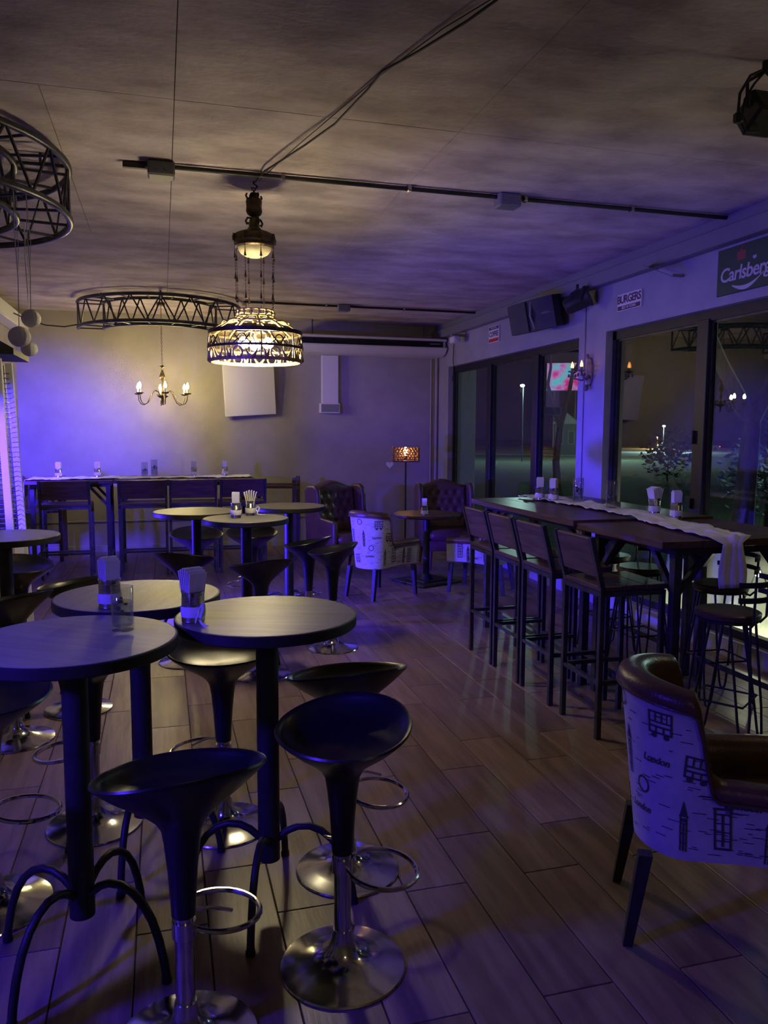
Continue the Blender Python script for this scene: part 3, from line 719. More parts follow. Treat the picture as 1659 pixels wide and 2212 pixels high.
# ------------------------------------------------------------------ main pendant chandelier
def main_chandelier():
    X, Y = .575, 5.02
    t = thing('pendant_chandelier', 'large antique bronze pendant with openwork lit drum shade and tasselled chains', 'chandelier', (X, Y, 0))
    B_ = M['brass']; Gm = M['gilt']
    b = MB().tube([(.0, 0, 3.118), (.0, 0, 3.09), (.018, 0, 3.07), (.02, 0, 3.045), (0, 0, 3.03), (-.018, 0, 3.045)], .006, 8); b.build('ceiling_hook', M['blackmetal'], t)
    b = MB()
    for i, z in enumerate((3.022, 2.99)):
        a = i*pi/2; b.tube([(.012*cos(k)*cos(a), .012*cos(k)*sin(a), z+.022*sin(k)) for k in [q*pi/6 for q in range(12)]], .0035, 6, True)
    b.build('hook_chain', M['blackmetal'], t)
    MB().lathe([(.004, 2.98), (.022, 2.975), (.03, 2.955), (.026, 2.94), (.045, 2.935), (.05, 2.915), (.046, 2.88), (.05, 2.85), (.04, 2.825), (.02, 2.81), (.018, 2.795), (.028, 2.785), (.02, 2.775), (.004, 2.77)], 24).build('finial', B_, t)
    for k in range(4):
        a = k*pi/2+.4; b = MB().tube([(.018*cos(a), .018*sin(a), 2.80), (.045*cos(a), .045*sin(a), 2.80), (.058*cos(a), .058*sin(a), 2.775), (.05*cos(a), .05*sin(a), 2.755), (.04*cos(a), .04*sin(a), 2.765)], .007, 6)
        b.build('scroll', B_, t); MB().tube([(.045*cos(a), .045*sin(a), 2.93), (.055*cos(a), .055*sin(a), 2.95), (.048*cos(a), .048*sin(a), 2.965)], .006, 6).build('finial_ear', B_, t)
    MB().lathe([(.004, 2.80), (.025, 2.80), (.03, 2.77), (.034, 2.74), (.05, 2.72), (.09, 2.705), (.118, 2.69), (.127, 2.665), (.127, 2.635), (.118, 2.62), (.12, 2.605), (.108, 2.595), (.10, 2.60), (.10, 2.66), (.004, 2.66)], 40).build('canopy', B_, t)
    for k in range(8):
        a = 2*pi*k/8+.2; q = MB().tube([(.128*cos(a), .128*sin(a), 2.685), (.134*cos(a), .134*sin(a), 2.66), (.13*cos(a), .13*sin(a), 2.635)], .007, 6); q.build('canopy_leaf', B_, t)
    MB().lathe([(.104, 2.605), (.100, 2.585), (.085, 2.56), (.06, 2.542), (.03, 2.532), (.004, 2.53)], 36).build('alabaster_bowl', mat('alabaster', (.62, .55, .36), .45, col2=(.42, .36, .22), scale=14, contrast=(.35, .7)), t)
    for k in range(8):      # chains with little tassels
        a = 2*pi*k/8+.2; r0 = .126; r1 = .118
        ch = MB(); P = lambda f: (cos(a)*(r0+(r1-r0)*f), sin(a)*(r0+(r1-r0)*f), 2.64+(2.345-2.64)*f)
        for i in range(22):
            p = Vector(P(i/22)); q = Vector(P((i+.8)/22)); ch.bar(p, q, .0035, .0015)
        c = ch.build('chain', B_, t, None)
        for f in (.20, .50, .80):
            p = P(f); MB().lathe([(.001, .012), (.0025, .008), (.004, 0), (.0075, -.016), (.0085, -.018), (.001, -.018)], 8, p).build('tassel', B_, c)
    # crown of the shade
    cr = MB()
    for z, r in ((2.345, .112), (2.305, .120)): cr.tube([(r*cos(2*pi*k/40), r*sin(2*pi*k/40), z) for k in range(40)], .006, 6, True)
    for k in range(16):
        a = 2*pi*k/16; cr.tube([(.116*cos(a+.12*sin(q*pi)), .116*sin(a+.12*sin(q*pi)), 2.305+.04*q) for q in (0, .25, .5, .75, 1)], .0045, 5)
        cr.ball((.116*cos(a+.1), .116*sin(a+.1), 2.325), .011, 6)
    cr.build('crown', Gm, t)
    R0, R1 = .285, .292
    def ringb(name, r, z, hgt, thick, m):
        MB().lathe([(r-thick, z), (r+thick, z), (r+thick, z+hgt), (r-thick, z+hgt), (r-thick, z)], 56).build(name, m, t, 30)
    for k in range(12):      # sloping ribs and openwork panels between crown and drum
        a = 2*pi*k/12
        MB().tube([(.12*cos(a), .12*sin(a), 2.300), (.20*cos(a), .20*sin(a), 2.262), (R0*cos(a), R0*sin(a), 2.205)], .006, 6).build('roof_rib', Gm, t)
        pn = MB(); da = 2*pi/12
        MB().tube([(.205*cos(a+da*q), .205*sin(a+da*q), 2.262+.012*sin(pi*q)) for q in (0, .25, .5, .75, 1)], .005, 5).tube([(.165*cos(a+da*(.5+.32*cos(q))), .165*sin(a+da*(.5+.32*cos(q))), 2.285+.018*sin(q)*0) if 0 else ((.165+.022*sin(q))*cos(a+da*(.5+.30*cos(q))), (.165+.022*sin(q))*sin(a+da*(.5+.30*cos(q))), 2.281-.010*sin(q)) for q in [i*pi/5 for i in range(10)]], .004, 5, True).build('roof_scroll', Gm, t)
        def fn(u, v, a=a, da=da):
            r = .225+(R0-.225)*v; z = 2.296-.5*(r-.125)-.09*max(0, r-.2); th = a+da*(.16+.68*u)
            return (r*cos(th), r*sin(th), z)
        pn.grid(fn, 5, 4); o = pn.build('roof_panel', M['brass'], t, 60); md = o.modifiers.new('t', 'SOLIDIFY'); md.thickness = .003
    ringb('upper_band', R0, 2.195, .024, .005, B_); ringb('middle_band', R1, 2.108, .014, .005, B_); ringb('lower_band', R1-.012, 2.026, .020, .006, Gm)
    for k in range(8):      # drum ornaments, upright bars, ovals and garlands
        a = 2*pi*k/8; O = lambda da, z, r=R1: (r*cos(a+da), r*sin(a+da), z)
        MB().tube([O(0, 2.19, R0), O(0, 2.11), O(0, 2.03, R1-.01)], .004, 6).build('drum_bar', B_, t)
        g = MB()
        g.tube([O(.30+.10*cos(q), 2.070+.032*sin(q), R1-.004) for q in [i*pi/8 for i in range(16)]], .0055, 5, True)
        g.tube([O(.06+.05*i/6.0*2, 2.095-.05*sin(pi*i/6)*.9-.005, R1-.004) for i in range(7)], [.004, .007, .010, .012, .010, .007, .004], 6)
        g.tube([O(.46+.26*i/6.0, 2.095-.05*sin(pi*i/6)-.004, R1-.004) for i in range(7)], [.004, .007, .010, .012, .010, .007, .004], 6)
        g.build('garland', Gm, t, 60)
        g = MB()
        g.tube([O(.10, 2.12), O(.22, 2.175, R0), O(.39, 2.125), O(.56, 2.175, R0), O(.68, 2.12)], .0035, 5)
        g.tube([O(.39+.09*cos(q), 2.150+.024*sin(q), R0+.003) for q in [i*pi/6 for i in range(12)]], .004, 5, True)
        g.tube([O(.18, 2.115), O(.30, 2.145, R0+.004), O(.24, 2.165, R0)], .004, 5); g.tube([O(.60, 2.115), O(.48, 2.145, R0+.004), O(.54, 2.165, R0)], .004, 5)
        g.build('scrollwork', B_, t, 60)
    MB().cyl((0, 0, 2.20), (0, 0, 2.32), .010, n=10).tube([(-.115, 0, 2.30), (.115, 0, 2.30)], .005, 6).tube([(0, -.115, 2.30), (0, .115, 2.30)], .005, 6).build('lamp_stem', B_, t)
    for k in range(3):
        a = radians(205+120*k); x, y = .085*cos(a), .085*sin(a)
        MB().tube([(0, 0, 2.215), (x*.6, y*.6, 2.22), (x, y, 2.20)], .006, 6).cyl((x, y, 2.178), (x, y, 2.205), .016, n=12).build('socket', B_, t)
        MB().lathe([(.012, .032), (.014, .026), (.030, .010), (.035, -.008), (.031, -.024), (.019, -.037), (.003, -.042)], 14, (x, y, 2.150)).build('bulb', M['bulb'], t)
main_chandelier()
_root = [o for o in C.objects if o.name == 'pendant_chandelier'][0]
def _zmap(z): return z if z < 2.5 else (2.665+(z-2.53)*.867 if z < 2.98 else 3.055+(z-2.98)*.4565)
for o in list(_root.children)+[g for c in _root.children for g in c.children]:
    hang = o.name.startswith(('chain', 'tassel'))
    for v in o.data.vertices: v.co.z = 2.345+(v.co.z-2.345)*1.42 if hang else _zmap(v.co.z)

# ------------------------------------------------------------------ candle chandelier before the far wall
def wall_chandelier():
    X, Y = .02, 9.93; DZ = .0
    t = thing('candle_chandelier', 'wrought iron chandelier with lit candle bulbs before the far wall', 'chandelier', (X, Y, 0), radians(5))
    ch = MB()
    for i in range(30):
        z = 3.10-i*.0245; a = (i % 2)*pi/2; ch.tube([(.008*cos(k)*cos(a), .008*cos(k)*sin(a), z+.015*sin(k)) for k in [q*pi/4 for q in range(8)]], .0022, 5, True)
    ch.build('chain', M['brass'], t)
    MB().lathe([(.003, 2.39), (.012, 2.385), (.032, 2.365), (.012, 2.345), (.009, 2.325), (.03, 2.27), (.036, 2.25), (.03, 2.225), (.012, 2.205), (.010, 2.16), (.02, 2.14), (.012, 2.10), (.02, 2.04), (.05, 2.02), (.07, 2.03), (.072, 2.025), (.05, 2.005), (.018, 1.99), (.012, 1.96), (.009, 1.915), (.003, 1.91)], 24).build('turned_stem', M['brass'], t)
    MB().cyl((0, 0, 3.09), (0, 0, 3.118), .05, .05, 20).build('ceiling_cup', M['brass'], t)
    for k in range(6):
        a = k*pi/3+pi/6; P = lambda r, z: (r*cos(a), r*sin(a), z)
        r = .315
        arm = MB().tube([P(.03, 2.02), P(.06, 2.07), P(.10, 2.085), P(.135, 2.06), P(.165, 2.00), P(.20, 1.94), P(.245, 1.915), P(.285, 1.93), P(.308, 1.97), P(r, 2.035)], .0055, 7).build('arm', M['brass'], t)
        MB().lathe([(.004, 2.035), (.03, 2.038), (.045, 2.048), (.046, 2.052), (.03, 2.044), (.004, 2.042)], 18, P(r, 0)).build('drip_pan', M['brass'], arm)
        MB().cyl(P(r, 2.043), P(r, 2.105), .013, n=12).build('candle_tube', M['paper'], arm)
        MB().lathe([(.009, 2.105), (.016, 2.118), (.0175, 2.130), (.013, 2.150), (.006, 2.168), (.001, 2.178)], 12, P(r, 0)).build('bulb', M['candle_bulb'], arm)
wall_chandelier()

# ------------------------------------------------------------------ curved lighting trusses
def truss(label, X, Y, a0, z0=2.78, z1=3.06):
    t = thing('curved_truss', label, 'truss', (X, Y, 0), 0, 'half-ring lighting trusses'); Ro, Ri = .92, .64
    A = lambda f: radians(a0+180*f)
    P = lambda r, f, z: (r*cos(A(f)), r*sin(A(f)), z)
    for r in (Ro, Ri):
        for z in (z0, z1): MB().tube([P(r, i/36, z) for i in range(37)], .019, 10).build('chord', M['steel'], t)
    n = 9
    for r in (Ro, Ri):
        for i in range(n):
            MB().tube([P(r, i/n, z0), P(r, (i+.5)/n, z1)], .0085, 6).build('diagonal', M['steel'], t)
            MB().tube([P(r, (i+.5)/n, z1), P(r, (i+1)/n, z0)], .0085, 6).build('diagonal', M['steel'], t)
    for z in (z0, z1):
        for i in range(0, 2*n+1, 2): MB().tube([P(Ro, i/(2*n), z), P(Ri, i/(2*n), z)], .008, 6).build('cross_bar', M['steel'], t)
    for f in (0, 1):
        for r in (Ro, Ri): MB().tube([P(r, f, z0), P(r, f, z1)], .012, 8).build('end_post', M['steel'], t)
    for f in (.2, .5, .8):
        MB().cyl(P(.78, f, z1-.01), P(.78, f, ZC-.001), .008, n=8).tube([P(Ro, f, z1), P(Ri, f, z1)], .010, 6).build('ceiling_hanger', M['steel'], t)
    return t
truss('half-ring steel truss under the ceiling at the top left edge', -1.39, 4.85, -90)
truss('half-ring steel truss around the candle chandelier near the far wall', .02, 9.86, 180)

# ------------------------------------------------------------------ paper ball garland
for lb, x, y, z, r, zt in (('upper small white paper ball hanging from the left truss', -.618, 4.349, 2.158, .046, 2.765), ('largest white paper ball hanging from the left truss', -.665, 4.284, 2.06, .052, 2.765),
                           ('lowest white paper ball hanging from the left truss', -.722, 4.967, 2.068, .046, 2.775)):
    t = thing('paper_ball', lb, 'ornament', (x, y, z), 0, 'white hanging balls')
    MB().grid(lambda u, v: ((r*(1+.012*sin(2*pi*u*14))*sin(pi*min(.985, max(.015, v)))*cos(2*pi*u)), r*(1+.012*sin(2*pi*u*14))*sin(pi*min(.985, max(.015, v)))*sin(2*pi*u), -r*.96*cos(pi*min(.985, max(.015, v)))), 84, 15, True).build('ball', M['paper'], t, 60)
    MB().tube([(0, 0, r*.9), (.004, .002, (zt-z)*.4), (-.003, 0, (zt-z)*.7), (0, 0, zt-z)], .0022, 5).tube([(.006, 0, (zt-z)*.45), (.012, 0, (zt-z)*.62), (.006, 0, (zt-z)*.8), (0, 0, zt-z)], .0014, 5).build('string', M['cloth'], t)

# ------------------------------------------------------------------ conduits, cables
def conduit(label, y, x0, x1, boxes, lead=None):
    t = thing('ceiling_conduit', label, 'conduit', (0, y, 0)); z = ZC-.022
    MB().cyl((x0, 0, z), (x1, 0, z), .013, n=12).build('pipe', M['blackmetal'], t)
    MB().tube([(x0, .045, z+.008)]+[(x0+(x1-x0)*i/10, .045+.006*sin(i*1.7), z+.010) for i in range(1, 10)]+[(x1, .045, z+.008)], .006, 6).build('cable', M['cord'], t)
    for bx in boxes:
        o = MB().box(bx-.075, bx+.075, -.055, .055, ZC-.085, ZC-.002, b=.01).build('junction_box', M['grey'], t, None)
        MB().cyl((bx-.03, -.0545, ZC-.04), (bx-.03, -.060, ZC-.04), .018, n=14).cyl((bx+.03, -.0545, ZC-.04), (bx+.03, -.060, ZC-.04), .018, n=14).build('knockout', M['grey'], o)
    n = int((x1-x0)/.75)
    for i in range(1, n): MB().box(x0+(x1-x0)*i/n-.012, x0+(x1-x0)*i/n+.012, -.022, .022, z-.016, ZC-.001, b=.003).build('clip', M['tin'], t, None)
    return t
conduit('black conduit crossing the ceiling above the pendant chandelier, with two grey boxes', 4.82, -.06, 3.86, (.03, 2.17))
conduit('black conduit crossing the ceiling near the far wall, with one grey box', 9.42, .95, 3.86, (2.13,))
tag(MB().box(-.18, .02, 4.84, 4.875, ZC-.035, ZC-.002, b=.004).build('cable_tray', M['blackmetal']), 'short black bracket beside the left ceiling junction box', 'bracket')
tag(MB().tube([(.58, 5.0, 3.105), (.60, 4.70, 3.085), (.66, 4.45, 3.07), (.74, 4.15, 3.06), (.83, 3.85, 3.065), (.90, 3.50, 3.09), (.93, 3.36, 3.112), (1.00, 3.10, 3.085), (1.09, 2.80, 3.07), (1.18, 2.5, 3.075), (1.30, 2.1, 3.10), (1.36, 1.9, 3.113)], .0055, 6).build('ceiling_cable', M['cord']), 'dark cable looping across the ceiling to the pendant chandelier', 'cable')
tag(MB().tube([(.60, 4.97, 3.11), (.72, 4.3, 3.10), (.93, 3.40, 3.112), (1.05, 2.95, 3.108), (1.35, 2.2, 3.11)], .0025, 5).build('thin_cable', M['cord']), 'thin wire running straighter than the looping ceiling cable', 'cable')
tag(MB().tube([(-1.60, 9.9, 2.93), (-1.45, 9.88, 2.86), (-1.25, 9.87, 2.80), (-1.05, 9.87, 2.79), (-.91, 9.86, 2.82)], .007, 6).build('power_cable', M['cord']), 'black cable sagging from the far truss end to the left wall', 'cable')

# ------------------------------------------------------------------ things on the far wall
t = thing('air_conditioner', 'long white ceiling air conditioner with dark grille on the far wall', 'air conditioner', (2.80, YB, 0))
L2 = 1.05
prof = [(0, 2.93), (-.42, 2.90), (-.45, 2.885), (-.45, 2.862), (-.40, 2.858), (-.40, 2.775), (-.46, 2.772), (-.465, 2.755), (-.40, 2.69), (-.30, 2.66), (0, 2.66)]
MB().prism(prof, 'x', -L2, L2).build('casing', M['ac'], t, 30)
MB().box(-L2+.04, L2-.04, -.408, -.398, 2.778, 2.856).build('grille_recess', M['blackmetal'], t, None)
for i in range(7): MB().box(-L2+.05, L2-.05, -.425, -.405, 2.783+i*.0105, 2.786+i*.0105).build('louvre', M['blackmetal'], t, None)
for i in range(6): MB().box(-L2+.2+i*.33, -L2+.207+i*.33, -.424, -.407, 2.78, 2.855).build('vane', M['blackmetal'], t, None)
MB().box(L2-.24, L2-.09, -.430, -.424, 2.812, 2.830, b=.002).build('display', M['grey'], t, None)
for s in (-1, 1): MB().cyl((s*(L2-.25), -.2, 2.91), (s*(L2-.25), -.2, ZC-.001), .008, n=8).build('hanger', M['steel'], t)
t = thing('pipe_cover', 'white vertical pipe cover under the air conditioner ending in a framed box', 'pipe cover', (2.27, YB, 0))
MB().box(-.115, .115, -.09, -.001, 1.99, 2.655, b=.004).build('cover', M['ac'], t, None)
o = MB().box(-.145, .135, -.10, -.001, 1.86, 1.995, b=.006).build('outlet_box', M['ac'], t, None)
MB().box(-.13, .12, -.104, -.099, 1.875, 1.982, b=.002).build('outlet_panel', M['grey'], o, None)
t = thing('blank_canvas', 'blank square canvas hanging crooked and tipped off the far wall', 'canvas', (1.15, YB-.13, 2.16))
rot = Matrix.Rotation(radians(-3.2), 3, 'Y') @ Matrix.Rotation(radians(7), 3, 'X') @ Matrix.Rotation(radians(5), 3, 'Z')
o = MB().box(-.345, .345, -.03, .03, -.345, .345, b=.006); o.v = [tuple(rot @ Vector(p)) for p in o.v]; o.build('canvas', M['white'], t, None)
o = MB()
for s in (-1, 1): o.box(s*.32-.02, s*.32+.02, .03, .045, -.34, .34); o.box(-.34, .34, .03, .045, s*.32-.02, s*.32+.02)
o.v = [tuple(rot @ Vector(p)) for p in o.v]; o.build('stretcher_bars', M['wood'], t, None)
MB().tube([(0, .03, .30), (0, .12, .36)], .003, 5).build('hanging_wire', M['steel'], t)
hp = [(.055*16*sin(q)**3/16, .055*(13*cos(q)-5*cos(2*q)-2*cos(3*q)-cos(4*q))/16) for q in [2*pi*i/40 for i in range(40)]]
t = MB().prism(hp, 'y', -.006, -.001).build('paper_heart', M['paper'], None, None, (3.16, YB, 1.13)); tag(t, 'small pale paper heart on the far wall beside the floor lamp', 'decoration')
t = thing('security_camera', 'small white camera in the far right corner under the ceiling', 'camera', (3.72, 9.85, 2.80))
MB().box(-.05, .16, -.03, .03, .05, .08, b=.006).build('bracket', M['grey'], t, None)
MB().box(-.05, .05, -.09, .07, -.035, .05, b=.015).cyl((0, -.088, .008), (0, -.10, .008), .022, n=14).build('housing', M['white'], t, 30)

# ------------------------------------------------------------------ floor lamp
t = thing('floor_lamp', 'slim floor lamp with a square beaded shade and glowing amber bulb', 'floor lamp', (3.02, 9.72, 0), radians(-14))
MB().lathe([(.01, 0), (.13, 0), (.13, .012), (.03, .022), (.012, .03), (.01, .03)], 28).build('base', M['blackmetal'], t)
MB().cyl((0, 0, .02), (0, 0, 1.23), .011, n=12).build('pole', M['blackmetal'], t)
MB().box(-.17, .17, -.17, .17, 1.222, 1.236, b=.003).build('tray', M['woodx'], t, None)
bm_ = mat('amber bead', (.42, .20, .08), .3, col2=(.55, .28, .10), scale=30, trans=.6)
bd_ = MB().ball((0, 0, 0), .0165, 6).mesh('bead', bm_)
for s in range(4):
    for i in range(9):
        for j in range(5):
            p = -.155+i*.0388+(.0194 if j % 2 else 0)
            if p > .16: continue
            o = bpy.data.objects.new('bead', bd_); C.objects.link(o); o.parent = t
            o.location = [(p, -.158, 0), (p, .158, 0), (-.158, p, 0), (.158, p, 0)][s]; o.location.z = 1.254+j*.034
sp = MB()
for s in range(4):
    for i in range(7):
        p = -.155+i*.0517; q = [(p, -.163), (p, .163), (-.163, p), (.163, p)][s]
        sp.tube([(q[0], q[1], 1.235), (q[0], q[1], 1.42+.02*sin(i*2.3+s))], [.0035, .0012], 5)
sp.build('shade_spikes', M['woodx'], t)
MB().cyl((0, 0, 1.236), (0, 0, 1.30), .018, n=12).build('socket', M['blackmetal'], t)
MB().lathe([(.01, 1.30), (.018, 1.32), (.026, 1.35), (.026, 1.375), (.016, 1.40), (.002, 1.41)], 14).build('bulb', emis('amber bulb', (1, .5, .16), 90), t)

# ------------------------------------------------------------------ things on the window wall
def wall_sign(name, label, y, z, wy, hz, base, parts):
    """flat board on the window wall; parts: list of (material, kind, data) in board units, +u to the right as seen from the room"""
    t = thing(name, label, 'sign', (XR, y, z))
    MB().box(-.018, -.001, -wy/2, wy/2, -hz/2, hz/2, b=.003).build('board', base, t, None)
    for nm, m, mb, k in parts:
        mb.v = [(-.0185-.0012*k-p[2], -p[0], p[1]) for p in mb.v]; mb.build(nm, m, t, None)
    return t
def rect2(x0, x1, y0, y1): return MB().add([(x0, y0, 0), (x1, y0, 0), (x1, y1, 0), (x0, y1, 0)], [(0, 1, 2, 3)])
def mv(mb, dx, dy): mb.v = [(p[0]+dx, p[1]+dy, p[2]) for p in mb.v]; return mb
navy = mat('sign navy', (.03, .035, .12), .6, bump=.02, bscale=40); red = mat('sign red', (.42, .03, .03), .6, bump=.02, bscale=40); cream = mat('sign cream', (.66, .62, .60), .6, bump=.02, bscale=40)
maroon = mat('sign maroon', (.07, .035, .05), .6, bump=.02, bscale=40); green = mat('sign green', (.02, .055, .035), .5, bump=.02, bscale=40); pale = mat('sign pale', (.46, .46, .48), .6, bump=.02, bscale=40); crimson = mat('sign crown red', (.26, .05, .05), .6, bump=.02, bscale=40)
wall_sign('coffee_sign', 'small tin sign reading COFFEE with blue and red bands', 8.905, 2.775, .30, .20, cream,
          [('blue_band', navy, rect2(-.14, .14, .055, .09), 0), ('red_band', red, rect2(-.14, .14, -.09, -.05), 0), ('lettering', navy, text_mb('COFFEE', .082, .0008, .002, 0, .92), 0),
           ('small_lettering', cream, mv(text_mb('FRESH BREWED', .026, .0004), 0, .072), 1)])
wall_sign('burgers_sign', 'wide tin sign reading BURGERS above the near window', 6.045, 2.725, .36, .145, cream,
          [('lettering', maroon, mv(text_mb('BURGERS', .092, .0008, .0025, 0, .90), 0, .020), 0), ('dark_band', maroon, rect2(-.17, .17, -.066, -.030), 0), ('small_lettering', cream, mv(text_mb('BEST IN TOWN', .030, .0006, .0006), 0, -.048), 1)])
crown = MB()
crown.add([(-.035, -.03, 0), (.035, -.03, 0), (.045, .01, 0), (.02, .028, 0), (0, .045, 0), (-.02, .028, 0), (-.045, .01, 0)], [(0, 1, 2, 3, 4, 5, 6)])
for q in range(3): crown.add([(-.03+q*.03+.012*cos(k), .02+.016*(q == 1)+.012*sin(k), .0005) for k in [i*pi/5 for i in range(10)]], [tuple(range(10))])
crown.add([(-.005, .04, 0), (.005, .04, 0), (.005, .07, 0), (-.005, .07, 0)], [(0, 1, 2, 3)]).add([(-.014, .052, 0), (.014, .052, 0), (.014, .060, 0), (-.014, .060, 0)], [(0, 1, 2, 3)])
sw = MB()
for i in range(20):
    f = lambda u: (-.17+.30*u, -.100-.03*sin(u*pi*1.0)+.055*u*u-.012*u); g_ = lambda u: .005+.016*sin(pi*min(1, u*1.15))
    (a, b2), (c, d) = f(i/20), f((i+1)/20); sw.add([(a, b2-g_(i/20), 0), (c, d-g_((i+1)/20), 0), (c, d+g_((i+1)/20)*.4, 0), (a, b2+g_(i/20)*.4, 0)], [(0, 1, 2, 3)])
hop = MB().add([(0, 0, 0), (.02, .012, 0), (.012, .03, 0), (0, .022, 0), (-.012, .03, 0), (-.02, .012, 0)], [(0, 1, 2, 3, 4, 5)])
wall_sign('beer_sign', 'green beer board reading Carlsberg under a red crown', 4.66, 2.735, .54, .32, green,
          [('lettering', pale, mv(text_mb('Carlsberg', .135, .0008, .0022, .12, .92), .005, -.03), 0), ('crown', crimson, mv(crown, -.03, .085), 0), ('swash', pale, mv(sw, .06, -.005), 0), ('hop_leaf', pale, mv(hop, .10, .035), 0)])
t = thing('loudspeaker', 'grey round-sided loudspeaker angled down from the window wall', 'loudspeaker', (3.62, 7.30, 2.765), radians(0))
rot = Matrix.Rotation(radians(-12), 3, 'Y') @ Matrix.Rotation(radians(18), 3, 'Z')
def rv_(mb): mb.v = [tuple(rot @ Vector(p)) for p in mb.v]; return mb
cab = [(.16*cos(q), .0+.12*sin(q)) for q in [radians(-90+i*15) for i in range(13)]]
rv_(MB().prism([(.02, -.30), (.17, -.20), (.17, .20), (.02, .30), (-.06, .30), (-.10, .20), (-.12, 0), (-.10, -.20), (-.06, -.30)], 'z', -.15, .15)).build('cabinet', M['blackmetal'], t, 30)
rv_(MB().prism([(-.062, .30), (-.102, .20), (-.122, 0), (-.102, -.0), (-.112, .0), (-.135, .0), (-.115, .21), (-.07, .315)], 'z', -.145, .145)).build('front_grille', mat('speaker mesh', (.05, .05, .06), .7, bump=.3, bscale=300), t, 30)
rv_(MB().tube([(-.10, -.06, -.145), (-.135, -.05, 0), (-.10, -.06, .145)], .012, 6).lathe([(.09, -.02), (.11, 0), (.09, .02), (.09, -.02)], 24, (0, -.19, 0))).build('horn_ring', M['grey'], t)
MB().tube([(.10, 0, .08), (.24, 0, .10)], .018, 8).box(.225, .262, -.05, .05, .03, .16).build('wall_bracket', M['blackmetal'], t)
t = thing('stage_light', 'black stage spotlight on a yoke beside the loudspeaker', 'stage light', (3.70, 6.64, 2.80))
rot = Matrix.Rotation(radians(60), 3, 'Y') @ Matrix.Rotation(radians(25), 3, 'X')
rv_(MB().lathe([(.02, -.12), (.06, -.12), (.075, -.09), (.085, 0), (.09, .09), (.098, .10), (.098, .12), (.085, .12), (.08, .06), (.02, .05)], 20)).build('housing', M['blackmetal'], t)
MB().tube([(-.02, -.11, 0), (.0, -.115, .09), (.0, 0, .11), (.0, .115, .09), (-.02, .11, 0)], .009, 6).cyl((0, 0, .11), (.0, 0, .155), .012, n=8).build('yoke', M['blackmetal'], t)
rv_(MB().cyl((0, 0, .085), (0, 0, .09), .078, n=20)).build('lens', M['grey'], t)
t = thing('green_bracket', 'green angled metal plate hanging under the wall trunking', 'bracket', (3.80, 5.50, 2.92))
MB().add([(-.02, .16, .0), (-.16, .02, -.02), (-.02, -.16, -.13), (-.02, .16, .006), (-.16, .02, -.014), (-.02, -.16, -.124)], [(0, 1, 2), (5, 4, 3), (0, 3, 4, 1), (1, 4, 5, 2), (2, 5, 3, 0)]).build('plate', mat('green paint', (.10, .17, .13), .5, bump=.02, bscale=40), t, None)
MB().bar((-.02, .16, 0), (.07, .16, 0), .02).bar((-.02, -.16, -.12), (.07, -.16, -.12), .02).build('arm', M['grey'], t, None)
t = thing('ceiling_spotlight', 'black ceiling spotlight with looped cable at the right frame edge', 'spotlight', (2.42, 2.85, 2.93))
rot = Matrix.Rotation(radians(55), 3, 'X')
rv_(MB().box(-.07, .07, -.06, .06, -.09, .05, b=.012)).build('housing', M['blackmetal'], t, 30)
MB().tube([(-.08, 0, 0), (-.085, 0, .10), (0, 0, .15), (.085, 0, .10), (.08, 0, 0)], .008, 6).cyl((0, 0, .15), (0, 0, .19), .014, n=8).build('yoke', M['blackmetal'], t)
MB().tube([(0, 0, .16), (-.08, -.01, .12), (-.135, -.02, .04), (-.14, -.02, -.05), (-.09, -.01, -.10), (-.02, 0, -.09)], .006, 6).tube([(0, 0, .15), (-.06, -.01, .09), (-.11, -.02, .02), (-.12, -.02, -.04), (-.08, 0, -.07)], .005, 6).box(-.155, -.12, -.035, -.005, -.075, -.035, b=.006).build('cable', M['cord'], t)
# wall bracket with two flame bulbs
t = thing('wall_sconce', 'ornate glass wall bracket with two glowing orange flame bulbs on the window pillar', 'wall lamp', (XR, 6.66, 2.17))
crystal = mat('smoky glass', (.30, .26, .28), .12, spec=.8, col2=(.16, .13, .15), scale=25, metal=.35)
MB().prism([(.05*cos(q), .13*sin(q)) for q in [2*pi*i/24 for i in range(24)]], 'x', -.025, -.001).build('backplate', crystal, t, 30)
for s in (-1, 1):
    y = s*.085
    a = MB().tube([(-.02, 0, -.03), (-.07, y*.5, -.08), (-.13, y, -.06), (-.15, y, -.01)], .009, 8).build('arm', crystal, t)
    MB().lathe([(.004, 0), (.035, .008), (.04, .018), (.012, .012), (.011, .05), (.004, .05)], 16, (-.15, y, -.01)).build('cup', crystal, a)
    MB().lathe([(.009, .04), (.014, .055), (.012, .075), (.005, .095), (.001, .105)], 10, (-.15, y, -.01)).build('bulb', emis('flame bulb', (1, .36, .08), 9), a)
    for i in range(3): MB().ball((-.15+.035*cos(i*2.1), y+.035*sin(i*2.1), -.035), .011, 6, 1.6).build('crystal_drop', crystal, a)
MB().ball((-.045, 0, -.15), .022, 8, 1.5).ball((-.04, 0, .14), .016, 8, 1.6).build('pendant_drop', crystal, t)
tag(MB().cyl((XR-.008, 6.78, ZS), (XR-.008, 6.78, 2.91), .008, n=8).build('wall_conduit', M['wall_r']), 'thin painted conduit running down the pillar between the windows', 'conduit')
tag(MB().tube([(XR-.02, 10.25, 2.80), (XR-.02, 10.27, 2.6), (XR-.02, 10.24, 2.45), (XR-.015, 10.3, 2.3)], .005, 6).build('camera_cable', M['cord']), 'black cable hanging down from the corner camera', 'cable')

